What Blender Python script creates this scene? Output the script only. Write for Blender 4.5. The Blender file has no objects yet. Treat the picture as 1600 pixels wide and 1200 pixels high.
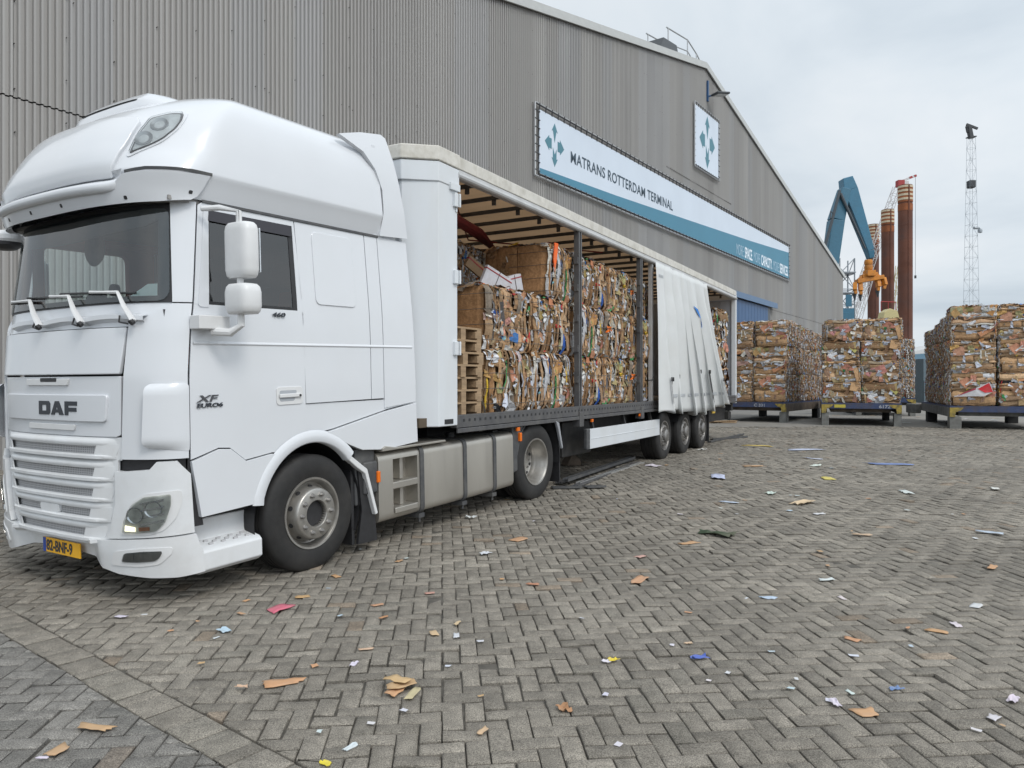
import bpy, bmesh, math, random
import numpy as np
from mathutils import Vector, Matrix, noise as mnoise
R_ = math.radians
C = bpy.context.scene.collection
scene = bpy.context.scene

# ------------------------------------------------------------------ camera
FPX, EYE = 1155.0, 1.62
cd = bpy.data.cameras.new('camera'); cam = bpy.data.objects.new('camera', cd); C.objects.link(cam)
cd.sensor_width = 36.0; cd.lens = FPX / 1600 * 36.0
cd.clip_start = 0.05; cd.clip_end = 4000
cam.location = (0, 0, EYE); cam.rotation_euler = (R_(90), 0, 0)
scene.camera = cam

# ------------------------------------------------------------------ sky, sun, exposure
SUN_DIR = Vector((0.42, -0.55, 0.72)).normalized()      # towards the sun: behind the camera, to the right
world = bpy.data.worlds.new('World'); scene.world = world; world.use_nodes = True
def build_world():
    nt = world.node_tree; nt.nodes.clear(); N = nt.nodes.new; L = nt.links.new
    out = N('ShaderNodeOutputWorld')
    sky = N('ShaderNodeTexSky'); sky.sky_type = 'NISHITA'; sky.sun_disc = False
    sky.sun_elevation = math.asin(SUN_DIR.z); sky.sun_rotation = math.atan2(SUN_DIR.x, SUN_DIR.y)
    sky.air_density = 1.0; sky.dust_density = 2.0
    bg1 = N('ShaderNodeBackground'); bg1.inputs[1].default_value = 0.09; L(sky.outputs[0], bg1.inputs[0])
    tc = N('ShaderNodeTexCoord'); sep = N('ShaderNodeSeparateXYZ'); L(tc.outputs['Generated'], sep.inputs[0])
    def math_(op, a, b=None, c=None, clamp=False):
        m = N('ShaderNodeMath'); m.operation = op; m.use_clamp = clamp
        for i, x in enumerate((a, b, c)):
            if x is None: continue
            if isinstance(x, (int, float)): m.inputs[i].default_value = x
            else: L(x, m.inputs[i])
        return m.outputs[0]
    zz = math_('ADD', math_('MAXIMUM', sep.outputs[2], 0.0), 0.22)
    cx = math_('DIVIDE', sep.outputs[0], zz); cy = math_('DIVIDE', sep.outputs[1], zz)
    cmb = N('ShaderNodeCombineXYZ'); L(cx, cmb.inputs[0]); L(cy, cmb.inputs[1])
    n1 = N('ShaderNodeTexNoise'); n1.inputs['Scale'].default_value = 1.3; n1.inputs['Detail'].default_value = 6
    n1.inputs['Roughness'].default_value = 0.5; n1.inputs['Distortion'].default_value = 0.5; L(cmb.outputs[0], n1.inputs['Vector'])
    n2 = N('ShaderNodeTexNoise'); n2.inputs['Scale'].default_value = 0.75; n2.inputs['Detail'].default_value = 2
    L(cmb.outputs[0], n2.inputs['Vector'])
    f = math_('ADD', math_('MULTIPLY', n1.outputs[0], 0.65), math_('MULTIPLY', n2.outputs[0], 0.35))
    r = N('ShaderNodeValToRGB'); cr = r.color_ramp
    cr.elements[0].position = 0.36; cr.elements[0].color = (0.60, 0.68, 0.755, 1)
    cr.elements[1].position = 0.62; cr.elements[1].color = (0.91, 0.945, 0.975, 1)
    e = cr.elements.new(0.48); e.color = (0.745, 0.815, 0.875, 1)
    L(f, r.inputs[0])
    dt = N('ShaderNodeVectorMath'); dt.operation = 'DOT_PRODUCT'; L(tc.outputs['Generated'], dt.inputs[0]); dt.inputs[1].default_value = SUN_DIR
    g = math_('MAXIMUM', math_('ADD', math_('MULTIPLY', dt.outputs['Value'], 0.5), 0.5), 0.0)
    glow = math_('ADD', math_('MULTIPLY', math_('POWER', g, 3.0), 0.95), 0.93)     # overcast sky is brighter round the hidden sun
    bg2 = N('ShaderNodeBackground'); L(r.outputs[0], bg2.inputs[0]); L(glow, bg2.inputs[1])
    mx = N('ShaderNodeMixShader'); mx.inputs[0].default_value = 0.93
    L(bg1.outputs[0], mx.inputs[1]); L(bg2.outputs[0], mx.inputs[2]); L(mx.outputs[0], out.inputs[0])
build_world()
sd = bpy.data.lights.new('sun', 'SUN'); sun = bpy.data.objects.new('sun', sd); C.objects.link(sun)
sd.energy = 1.3; sd.angle = R_(16); sd.color = (1.0, 0.96, 0.9)
sun.rotation_euler = SUN_DIR.to_track_quat('Z', 'Y').to_euler()
scene.view_settings.view_transform = 'Standard'; scene.view_settings.look = 'None'
scene.view_settings.exposure = 0.0; scene.view_settings.gamma = 1.0
scene.cycles.max_bounces = 6; scene.cycles.transparent_max_bounces = 8
scene.cycles.use_denoising = True

# ------------------------------------------------------------------ helpers
class MB:
    """Collects shapes and links them as ONE mesh object."""
    def __init__(s): s.v = []; s.f = []; s.m = []; s.c = []; s.col = False
    def add(s, vs, fs, mi=0, col=None):
        o = len(s.v); s.v.extend([tuple(p) for p in vs])
        for f in fs: s.f.append([i + o for i in f]); s.m.append(mi); s.c.append(col)
        if col is not None: s.col = True
        return s
    def box(s, x0, x1, y0, y1, z0, z1, mi=0, col=None):
        v = [(x, y, z) for z in (z0, z1) for y in (y0, y1) for x in (x0, x1)]
        return s.add(v, [(0, 2, 3, 1), (4, 5, 7, 6), (0, 1, 5, 4), (2, 6, 7, 3), (0, 4, 6, 2), (1, 3, 7, 5)], mi, col)
    def obox(s, c, ax, h, mi=0, col=None):
        c = Vector(c); ax = [Vector(a).normalized() for a in ax]
        v = [c + ax[0] * h[0] * i + ax[1] * h[1] * j + ax[2] * h[2] * k for k in (-1, 1) for j in (-1, 1) for i in (-1, 1)]
        return s.add(v, [(0, 2, 3, 1), (4, 5, 7, 6), (0, 1, 5, 4), (2, 6, 7, 3), (0, 4, 6, 2), (1, 3, 7, 5)], mi, col)
    def beam(s, a, b, w, h=None, mi=0, up=(0, 0, 1)):
        a = Vector(a); b = Vector(b); d = (b - a); L = d.length; d.normalize(); u = Vector(up)
        if abs(d.dot(u)) > 0.98: u = Vector((1, 0, 0))
        x = d.cross(u).normalized(); y = x.cross(d)
        return s.obox((a + b) / 2, (d, x, y), (L / 2, w / 2, (h or w) / 2), mi)
    def prism(s, poly, axis, a, b, mi=0, col=None):
        n = len(poly)
        def P(p, t): return {'x': (t, p[0], p[1]), 'y': (p[0], t, p[1]), 'z': (p[0], p[1], t)}[axis]
        v = [P(p, a) for p in poly] + [P(p, b) for p in poly]
        f = [list(range(n))[::-1], list(range(n, 2 * n))] + [(i, (i + 1) % n, n + (i + 1) % n, n + i) for i in range(n)]
        return s.add(v, f, mi, col)
    def tube(s, pts, r, n=8, mi=0, caps=True, flat=1.0):
        pts = [Vector(p) for p in pts]; rs = r if isinstance(r, (list, tuple)) else [r] * len(pts)
        rings = []; prev = None
        for i, p in enumerate(pts):
            d = (pts[min(i + 1, len(pts) - 1)] - pts[max(i - 1, 0)]).normalized()
            if prev is None:
                u = Vector((0, 0, 1)) if abs(d.z) < 0.9 else Vector((1, 0, 0)); x = d.cross(u).normalized()
            else: x = (prev - d * prev.dot(d)).normalized()
            prev = x; y = d.cross(x)
            rings.append([p + (x * math.cos(2 * math.pi * k / n) + y * math.sin(2 * math.pi * k / n) * flat) * rs[i] for k in range(n)])
        v = [q for ring in rings for q in ring]
        f = [(i * n + k, i * n + (k + 1) % n, (i + 1) * n + (k + 1) % n, (i + 1) * n + k) for i in range(len(pts) - 1) for k in range(n)]
        if caps: f += [list(range(n))[::-1], [(len(pts) - 1) * n + k for k in range(n)]]
        return s.add(v, f, mi)
    def lathe(s, prof, c, axis='y', n=48, mi=0):
        """prof: (radius, height along axis)"""
        v = []; c = Vector(c)
        for r, h in prof:
            for k in range(n):
                a = 2 * math.pi * k / n; p, q = r * math.cos(a), r * math.sin(a)
                v.append(c + Vector({'x': (h, p, q), 'y': (p, h, q), 'z': (p, q, h)}[axis]))
        f = [(i * n + k, i * n + (k + 1) % n, (i + 1) * n + (k + 1) % n, (i + 1) * n + k) for i in range(len(prof) - 1) for k in range(n)]
        return s.add(v, f, mi)
    def cyl(s, c, r, h0, h1, axis='y', n=24, mi=0):
        return s.lathe([(0.0005, h0), (r, h0), (r, h1), (0.0005, h1)], c, axis, n, mi)
    def grid(s, P, mi=0, col=None, flip=False):
        nr, nc = len(P), len(P[0])
        v = [p for row in P for p in row]
        f = [(i * nc + j, i * nc + j + 1, (i + 1) * nc + j + 1, (i + 1) * nc + j) for i in range(nr - 1) for j in range(nc - 1)]
        if flip: f = [q[::-1] for q in f]
        return s.add(v, f, mi, col)
    def build(s, name, mats, parent=None, smooth=35, bevel=0, fix=True, seg=2):
        me = bpy.data.meshes.new(name); me.from_pydata(s.v, [], s.f); 
        mats = mats if isinstance(mats, (list, tuple)) else [mats]
        for m in mats: me.materials.append(m)
        me.polygons.foreach_set('material_index', s.m)
        if s.col:
            at = me.attributes.new('Col', 'FLOAT_COLOR', 'FACE')
            a = np.ones((len(s.f), 4), np.float32)
            a[:, :3] = [c if c is not None else (0.3, 0.3, 0.3) for c in s.c]
            at.data.foreach_set('color', a.ravel())
        if fix:
            bm = bmesh.new(); bm.from_mesh(me); bmesh.ops.remove_doubles(bm, verts=bm.verts, dist=1e-5)
            bmesh.ops.recalc_face_normals(bm, faces=bm.faces); bm.to_mesh(me); bm.free()
        if smooth:
            me.polygons.foreach_set('use_smooth', [True] * len(me.polygons)); me.set_sharp_from_angle(angle=R_(smooth))
        o = bpy.data.objects.new(name, me); C.objects.link(o)
        if parent is not None: o.parent = parent
        if bevel:
            b = o.modifiers.new('bevel', 'BEVEL'); b.width = bevel; b.segments = seg; b.limit_method = 'ANGLE'; b.angle_limit = R_(40); b.harden_normals = True
        return o

def empty(name, mat=None):
    o = bpy.data.objects.new(name, None); C.objects.link(o); o.empty_display_size = 0.2
    if mat is not None: o.matrix_world = mat
    return o
def tag(o, label, cat, group=None):
    o['label'] = label; o['category'] = cat
    if group: o['group'] = group
    return o
def kind(o, k): o['kind'] = k; return o
def copy_tree(o, parent=None):
    c = o.copy(); C.objects.link(c); c.parent = parent
    for ch in list(o.children): copy_tree(ch, c)
    return c
def frame(o, u, pitch=0.0):
    """matrix of a frame at o whose x axis runs along the ground direction u (rising by pitch)"""
    u = Vector((u[0], u[1], 0)).normalized(); v = Vector((-u.y, u.x, 0))
    x = u * math.sqrt(1 - pitch * pitch) + Vector((0, 0, pitch)); w = x.cross(v)
    return Matrix(((x.x, v.x, w.x, o[0]), (x.y, v.y, w.y, o[1]), (x.z, v.z, w.z, o[2]), (0, 0, 0, 1)))
def ground_z(y, x=0.0):
    t = min(max((y - 5.0) / 7.5, 0), 1); return 0.145 * t * t * (3 - 2 * t)
def at(px, py, Y):                                  # a point of the yard from its bearing and its distance
    return Vector(((px - 800) / FPX * Y, Y, EYE - (py - 600) / FPX * Y))
def on_ground(px, py):
    Y = FPX * EYE / (py - 600)
    for _ in range(12): Y = FPX * (EYE - ground_z(Y)) / (py - 600)
    return Vector(((px - 800) / FPX * Y, Y, ground_z(Y)))
def text_mesh(mb, s, size, place, mi=0, depth=0.002, align='LEFT', shear=0.0, sx=1.0, bold=0.0, space=1.0, col=None):
    cu = bpy.data.curves.new('t', 'FONT'); cu.body = s; cu.size = size; cu.align_x = align; cu.extrude = depth
    cu.shear = shear; cu.offset = bold; cu.space_character = space; cu.resolution_u = 4
    o = bpy.data.objects.new('t', cu); C.objects.link(o); dg = bpy.context.evaluated_depsgraph_get(); dg.update()
    me = bpy.data.meshes.new_from_object(o.evaluated_get(dg))
    mb.add([place(v.co.x * sx, v.co.y, v.co.z) for v in me.vertices], [list(p.vertices) for p in me.polygons], mi, col)
    bpy.data.objects.remove(o); bpy.data.curves.remove(cu); bpy.data.meshes.remove(me)

# ------------------------------------------------------------------ materials
def new_mat(name):
    m = bpy.data.materials.new(name); m.use_nodes = True; nt = m.node_tree
    return m, nt, nt.nodes['Principled BSDF']
def pm(name, col, rough=0.5, metal=0.0, var=0.08, scale=6.0, bump=0.0, bscale=60.0, coat=0.0, dirt=None, dscale=1.5, damt=0.5, streak=None, attr=False, trans=0.0, spec=None, rvar=0.0):
    """procedural surface: base colour varied by noise, optional worn/dirty patches, bump"""
    m, nt, b = new_mat(name); N = nt.nodes.new; L = nt.links.new
    tc = N('ShaderNodeTexCoord'); co = tc.outputs['Object']
    if streak:
        mp = N('ShaderNodeMapping'); mp.inputs['Scale'].default_value = streak; L(co, mp.inputs[0]); co = mp.outputs[0]
    n = N('ShaderNodeTexNoise'); n.inputs['Scale'].default_value = scale; n.inputs['Detail'].default_value = 5; L(co, n.inputs['Vector'])
    r = N('ShaderNodeMapRange'); r.inputs[1].default_value = 0.3; r.inputs[2].default_value = 0.7
    r.inputs[3].default_value = 1 - var; r.inputs[4].default_value = 1 + var; L(n.outputs[0], r.inputs[0])
    mul = N('ShaderNodeVectorMath'); mul.operation = 'SCALE'; L(r.outputs[0], mul.inputs['Scale'])
    if attr:
        a = N('ShaderNodeAttribute'); a.attribute_name = 'Col'; L(a.outputs['Color'], mul.inputs[0])
    else: mul.inputs[0].default_value = col[:3]
    cur = mul.outputs[0]
    if dirt is not None:
        n2 = N('ShaderNodeTexNoise'); n2.inputs['Scale'].default_value = dscale; n2.inputs['Detail'].default_value = 8; n2.inputs['Roughness'].default_value = 0.65
        L(co, n2.inputs['Vector'])
        r2 = N('ShaderNodeMapRange'); r2.inputs[1].default_value = 0.45; r2.inputs[2].default_value = 0.72; r2.inputs[3].default_value = 0; r2.inputs[4].default_value = damt
        L(n2.outputs[0], r2.inputs[0])
        mix = N('ShaderNodeMix'); mix.data_type = 'RGBA'; L(r2.outputs[0], mix.inputs[0]); L(cur, mix.inputs[6]); mix.inputs[7].default_value = (*dirt, 1)
        cur = mix.outputs[2]
    L(cur, b.inputs['Base Color'])
    b.inputs['Roughness'].default_value = rough; b.inputs['Metallic'].default_value = metal
    if rvar:
        r3 = N('ShaderNodeMapRange'); r3.inputs[3].default_value = rough - rvar; r3.inputs[4].default_value = rough + rvar; L(n.outputs[0], r3.inputs[0]); L(r3.outputs[0], b.inputs['Roughness'])
    if coat: b.inputs['Coat Weight'].default_value = coat; b.inputs['Coat Roughness'].default_value = 0.06
    if spec is not None: b.inputs['Specular IOR Level'].default_value = spec
    if bump:
        nb = N('ShaderNodeTexNoise'); nb.inputs['Scale'].default_value = bscale; nb.inputs['Detail'].default_value = 4; L(co, nb.inputs['Vector'])
        bp = N('ShaderNodeBump'); bp.inputs['Strength'].default_value = bump; bp.inputs['Distance'].default_value = 0.01
        L(nb.outputs[0], bp.inputs['Height']); L(bp.outputs[0], b.inputs['Normal'])
    if trans:
        tr = N('ShaderNodeBsdfTranslucent'); L(cur, tr.inputs[0]); mx = N('ShaderNodeMixShader'); mx.inputs[0].default_value = trans
        L(b.outputs[0], mx.inputs[1]); L(tr.outputs[0], mx.inputs[2]); L(mx.outputs[0], nt.nodes['Material Output'].inputs[0])
    return m
def glass_mat(name, tint, rough=0.02, refl=0.09):
    m, nt, b = new_mat(name); N = nt.nodes.new; L = nt.links.new
    nt.nodes.remove(b)
    fr = N('ShaderNodeFresnel'); fr.inputs[0].default_value = 1.5
    ad = N('ShaderNodeMath'); ad.operation = 'ADD'; ad.inputs[1].default_value = refl; ad.use_clamp = True; L(fr.outputs[0], ad.inputs[0])
    t = N('ShaderNodeBsdfTransparent'); t.inputs[0].default_value = (*tint, 1)
    g = N('ShaderNodeBsdfGlossy'); g.inputs['Roughness'].default_value = rough
    n = N('ShaderNodeTexNoise'); n.inputs['Scale'].default_value = 1.5; tc = N('ShaderNodeTexCoord'); L(tc.outputs['Object'], n.inputs['Vector'])
    bp = N('ShaderNodeBump'); bp.inputs['Strength'].default_value = 0.03; bp.inputs['Distance'].default_value = 0.02; L(n.outputs[0], bp.inputs['Height']); L(bp.outputs[0], g.inputs['Normal'])
    mx = N('ShaderNodeMixShader'); L(ad.outputs[0], mx.inputs[0]); L(t.outputs[0], mx.inputs[1]); L(g.outputs[0], mx.inputs[2])
    L(mx.outputs[0], nt.nodes['Material Output'].inputs[0])
    return m
def mesh_mat(name):
    """black grille mesh with bright wire, a real perforated pattern on the part"""
    m, nt, b = new_mat(name); N = nt.nodes.new; L = nt.links.new
    tc = N('ShaderNodeTexCoord'); v = N('ShaderNodeTexVoronoi'); v.inputs['Scale'].default_value = 45; v.inputs['Randomness'].default_value = 0.0
    v.feature = 'DISTANCE_TO_EDGE'
    mp = N('ShaderNodeMapping'); mp.inputs['Rotation'].default_value = (0.0, 0, 0); mp.inputs['Scale'].default_value = (0.01, 1, 1.4); L(tc.outputs['Object'], mp.inputs[0]); L(mp.outputs[0], v.inputs['Vector'])
    r = N('ShaderNodeValToRGB'); r.color_ramp.elements[0].position = 0.13; r.color_ramp.elements[0].color = (0.42, 0.42, 0.43, 1)
    r.color_ramp.elements[1].position = 0.2; r.color_ramp.elements[1].color = (0.01, 0.01, 0.01, 1); L(v.outputs[0], r.inputs[0])
    L(r.outputs[0], b.inputs['Base Color']); b.inputs['Roughness'].default_value = 0.5
    return m
PAINT = (0.655, 0.675, 0.705)
M = dict(
    paint=pm('white_cab_paint', PAINT, 0.22, var=0.015, scale=2, coat=0.5, dirt=(0.6, 0.6, 0.58), dscale=1.2, damt=0.10),
    plastic=pm('white_plastic', (0.67, 0.675, 0.68), 0.42, var=0.03, scale=8, bump=0.05, bscale=300, dirt=(0.55, 0.53, 0.5), dscale=3, damt=0.18),
    bumper=pm('white_bumper', (0.67, 0.685, 0.70), 0.32, var=0.03, scale=5, coat=0.2, dirt=(0.42, 0.39, 0.35), dscale=2.2, damt=0.28),
    black=pm('black_plastic', (0.022, 0.022, 0.024), 0.5, var=0.2, scale=20, bump=0.05),
    darkgrey=pm('dark_grey_plastic', (0.06, 0.062, 0.066), 0.55, var=0.15, scale=12, dirt=(0.2, 0.19, 0.17), damt=0.35, dscale=3),
    rubber=pm('tyre_rubber', (0.016, 0.0155, 0.0155), 0.7, var=0.25, scale=9, bump=0.12, bscale=90, dirt=(0.055, 0.05, 0.045), dscale=3.5, damt=0.4),
    chassis=pm('chassis_black', (0.018, 0.018, 0.019), 0.6, var=0.3, scale=7, dirt=(0.07, 0.065, 0.058), damt=0.5, dscale=3),
    interior=pm('cab_interior', (0.05, 0.05, 0.055), 0.8, var=0.1),
    headliner=pm('cab_headliner', (0.30, 0.29, 0.28), 0.9, var=0.05),
    seat=pm('seat_fabric', (0.05, 0.055, 0.06), 0.9, var=0.15, scale=30, bump=0.1),
    seatred=pm('seat_red_fabric', (0.42, 0.06, 0.03), 0.85, var=0.1),
    glass=glass_mat('windscreen_glass', (0.80, 0.88, 0.87), refl=0.085),
    sideglass=glass_mat('side_glass_tinted', (0.20, 0.225, 0.235), refl=0.08),
    lampglass=glass_mat('lamp_glass', (0.86, 0.88, 0.88), refl=0.06),
    reflector=pm('lamp_reflector', (0.62, 0.64, 0.66), 0.18, metal=0.9, var=0.1, scale=14),
    lampdark=pm('lamp_bezel_dark', (0.10, 0.10, 0.105), 0.35, var=0.1),
    rim=pm('steel_wheel_silver', (0.40, 0.385, 0.36), 0.38, metal=0.75, var=0.1, scale=10, dirt=(0.16, 0.14, 0.12), dscale=6, damt=0.5),
    rimtrail=pm('trailer_wheel_steel', (0.30, 0.29, 0.28), 0.45, metal=0.6, var=0.15, scale=10, dirt=(0.05, 0.045, 0.04), dscale=7, damt=0.9),
    nut=pm('wheel_nut', (0.42, 0.41, 0.40), 0.3, metal=0.9, var=0.05),
    tank=pm('fuel_tank_aluminium', (0.50, 0.475, 0.43), 0.42, metal=0.75, var=0.10, scale=5, streak=(1, 1, 0.15), dirt=(0.30, 0.28, 0.24), dscale=2.5, damt=0.6, rvar=0.1),
    alu=pm('aluminium', (0.55, 0.55, 0.54), 0.4, metal=0.7, var=0.08, dirt=(0.3, 0.29, 0.27), damt=0.4, dscale=4),
    amber=pm('amber_lens', (0.75, 0.16, 0.01), 0.2, var=0.05),
    letter=pm('dark_lettering', (0.03, 0.035, 0.045), 0.35, var=0.05),
    chrome=pm('chrome_lettering', (0.13, 0.13, 0.14), 0.25, metal=0.8, var=0.05),
    plate=pm('number_plate_yellow', (0.80, 0.42, 0.02), 0.45, var=0.04),
    eublue=pm('number_plate_blue', (0.02, 0.06, 0.30), 0.45, var=0.04),
    trwhite=pm('trailer_white_panel', (0.64, 0.67, 0.70), 0.38, var=0.03, scale=3, streak=(1, 1, 0.3), dirt=(0.55, 0.53, 0.48), dscale=2, damt=0.25),
    trcap=pm('trailer_roof_rim', (0.62, 0.60, 0.55), 0.5, var=0.08, scale=4, dirt=(0.30, 0.27, 0.20), dscale=5, damt=0.6),
    trrail=pm('trailer_rail_aluminium', (0.55, 0.55, 0.55), 0.42, metal=0.4, var=0.06, dirt=(0.3, 0.29, 0.26), damt=0.5, dscale=2),
    trgrey=pm('trailer_door_grey', (0.40, 0.42, 0.46), 0.5, var=0.04),
    curtain=pm('curtain_tarpaulin', (0.64, 0.655, 0.655), 0.5, var=0.03, scale=3, dirt=(0.55, 0.54, 0.50), dscale=1.6, damt=0.25, bump=0.04, bscale=30, trans=0.05),
    tarp=pm('roof_tarpaulin', (0.47, 0.31, 0.18), 0.7, var=0.12, scale=1.2, trans=0.25),
    redsheet=pm('red_sheet', (0.20, 0.02, 0.02), 0.7, var=0.2),
    strapblack=pm('black_strap', (0.02, 0.02, 0.022), 0.7, var=0.15),
    blueprint=pm('blue_print', (0.03, 0.19, 0.55), 0.5, var=0.04),
    greyprint=pm('grey_print', (0.42, 0.44, 0.46), 0.6, var=0.2, scale=40),
    post=pm('steel_post_dark', (0.10, 0.10, 0.105), 0.5, metal=0.3, var=0.15, dirt=(0.2, 0.19, 0.17), damt=0.4, dscale=5),
    wood=pm('pallet_wood', (0.36, 0.25, 0.15), 0.85, var=0.22, scale=9, streak=(0.4, 3, 3), dirt=(0.14, 0.10, 0.07), damt=0.6, dscale=4, bump=0.15, bscale=40),
    bale=pm('baled_cardboard_and_paper', (0, 0, 0), 0.88, var=0.22, scale=26, bump=0.5, bscale=70, attr=True, spec=0.25),
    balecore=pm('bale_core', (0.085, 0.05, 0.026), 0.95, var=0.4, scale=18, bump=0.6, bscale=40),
    wire=pm('baling_wire', (0.16, 0.15, 0.14), 0.5, metal=0.5, var=0.2),
    scrap=pm('loose_paper', (0, 0, 0), 0.75, var=0.06, scale=14, attr=True, dirt=(0.3, 0.25, 0.2), dscale=9, damt=0.35),
)
# ------------------------------------------------------------------ ground and paving
random.seed(7)
GM = dict(
    yard=pm('yard_asphalt', (0.235, 0.22, 0.197), 0.9, var=0.12, scale=2.5, dirt=(0.11, 0.105, 0.10), dscale=0.35, damt=0.5, bump=0.1, bscale=25),
    joint=pm('joint_sand', (0.088, 0.080, 0.068), 0.95, var=0.3, scale=14, bump=0.4, bscale=50),
)
def brick_mat():
    m, nt, b = new_mat('concrete_paver'); N = nt.nodes.new; L = nt.links.new
    tc = N('ShaderNodeTexCoord'); co = tc.outputs['Object']; at_ = N('ShaderNodeAttribute'); at_.attribute_name = 'Col'
    def noise(s, d=4, rgh=0.6):
        n = N('ShaderNodeTexNoise'); n.inputs['Scale'].default_value = s; n.inputs['Detail'].default_value = d; n.inputs['Roughness'].default_value = rgh; L(co, n.inputs['Vector']); return n.outputs[0]
    def rng(x, a, b_, c, d):
        r = N('ShaderNodeMapRange'); r.inputs[1].default_value = a; r.inputs[2].default_value = b_; r.inputs[3].default_value = c; r.inputs[4].default_value = d; L(x, r.inputs[0]); return r.outputs[0]
    def mul(x, y):
        q = N('ShaderNodeMath'); q.operation = 'MULTIPLY'; L(x, q.inputs[0]); L(y, q.inputs[1]); return q.outputs[0]
    fine = noise(170, 3, 0.7); mid = noise(11, 5); big = noise(0.55, 6)
    k = mul(mul(rng(fine, 0.32, 0.68, 0.30, 1.70), rng(mid, 0.3, 0.7, 0.76, 1.22)), rng(big, 0.35, 0.7, 0.80, 1.14))
    sc = N('ShaderNodeVectorMath'); sc.operation = 'SCALE'; L(at_.outputs['Color'], sc.inputs[0]); L(k, sc.inputs['Scale'])
    v = N('ShaderNodeTexVoronoi'); v.inputs['Scale'].default_value = 120; L(co, v.inputs['Vector'])       # pale pebbles in the worn concrete
    peb = rng(v.outputs['Distance'], 0.16, 0.26, 1.0, 0.0); sel = rng(noise(60, 2), 0.53, 0.60, 0, 0.75)
    mx = N('ShaderNodeMix'); mx.data_type = 'RGBA'; L(mul(peb, sel), mx.inputs[0]); L(sc.outputs[0], mx.inputs[6]); mx.inputs[7].default_value = (0.40, 0.375, 0.33, 1)
    st = noise(0.9, 7, 0.7); m2 = N('ShaderNodeMix'); m2.data_type = 'RGBA'; L(rng(st, 0.60, 0.72, 0, 0.5), m2.inputs[0]); L(mx.outputs[2], m2.inputs[6]); m2.inputs[7].default_value = (0.075, 0.07, 0.065, 1)
    L(m2.outputs[2], b.inputs['Base Color']); b.inputs['Roughness'].default_value = 0.82; b.inputs['Specular IOR Level'].default_value = 0.35
    bp = N('ShaderNodeBump'); bp.inputs['Strength'].default_value = 0.55; bp.inputs['Distance'].default_value = 0.004; L(fine, bp.inputs['Height']); L(bp.outputs[0], b.inputs['Normal'])
    return m
GM['brick'] = brick_mat()
def build_ground():
    ys = [-80, -20, 0, 2, 4] + [5 + 0.5 * i for i in range(17)] + [14, 16, 18, 20, 22, 24, 25, 25.6, 26.4, 28, 32, 40, 60, 100, 200, 500, 1500, 3500]
    xs = [-3000, -600, -150, -60, -30, -15, -8, -4, 0, 4, 8, 15, 30, 60, 150, 600, 3000]
    g = MB(); P = []
    for y in ys:
        d = 0.0165 if y < 25 else (0.002 if y > 26.2 else 0.012)
        P.append([(x, y, ground_z(y) - d) for x in xs])
    g.grid(P); n = len(xs) - 1
    for i in range(len(g.f)): g.m[i] = 0 if ys[i // n] < 25.5 else 1
    kind(g.build('ground', [GM['joint'], GM['yard']], smooth=60), 'structure')
build_ground()
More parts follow.
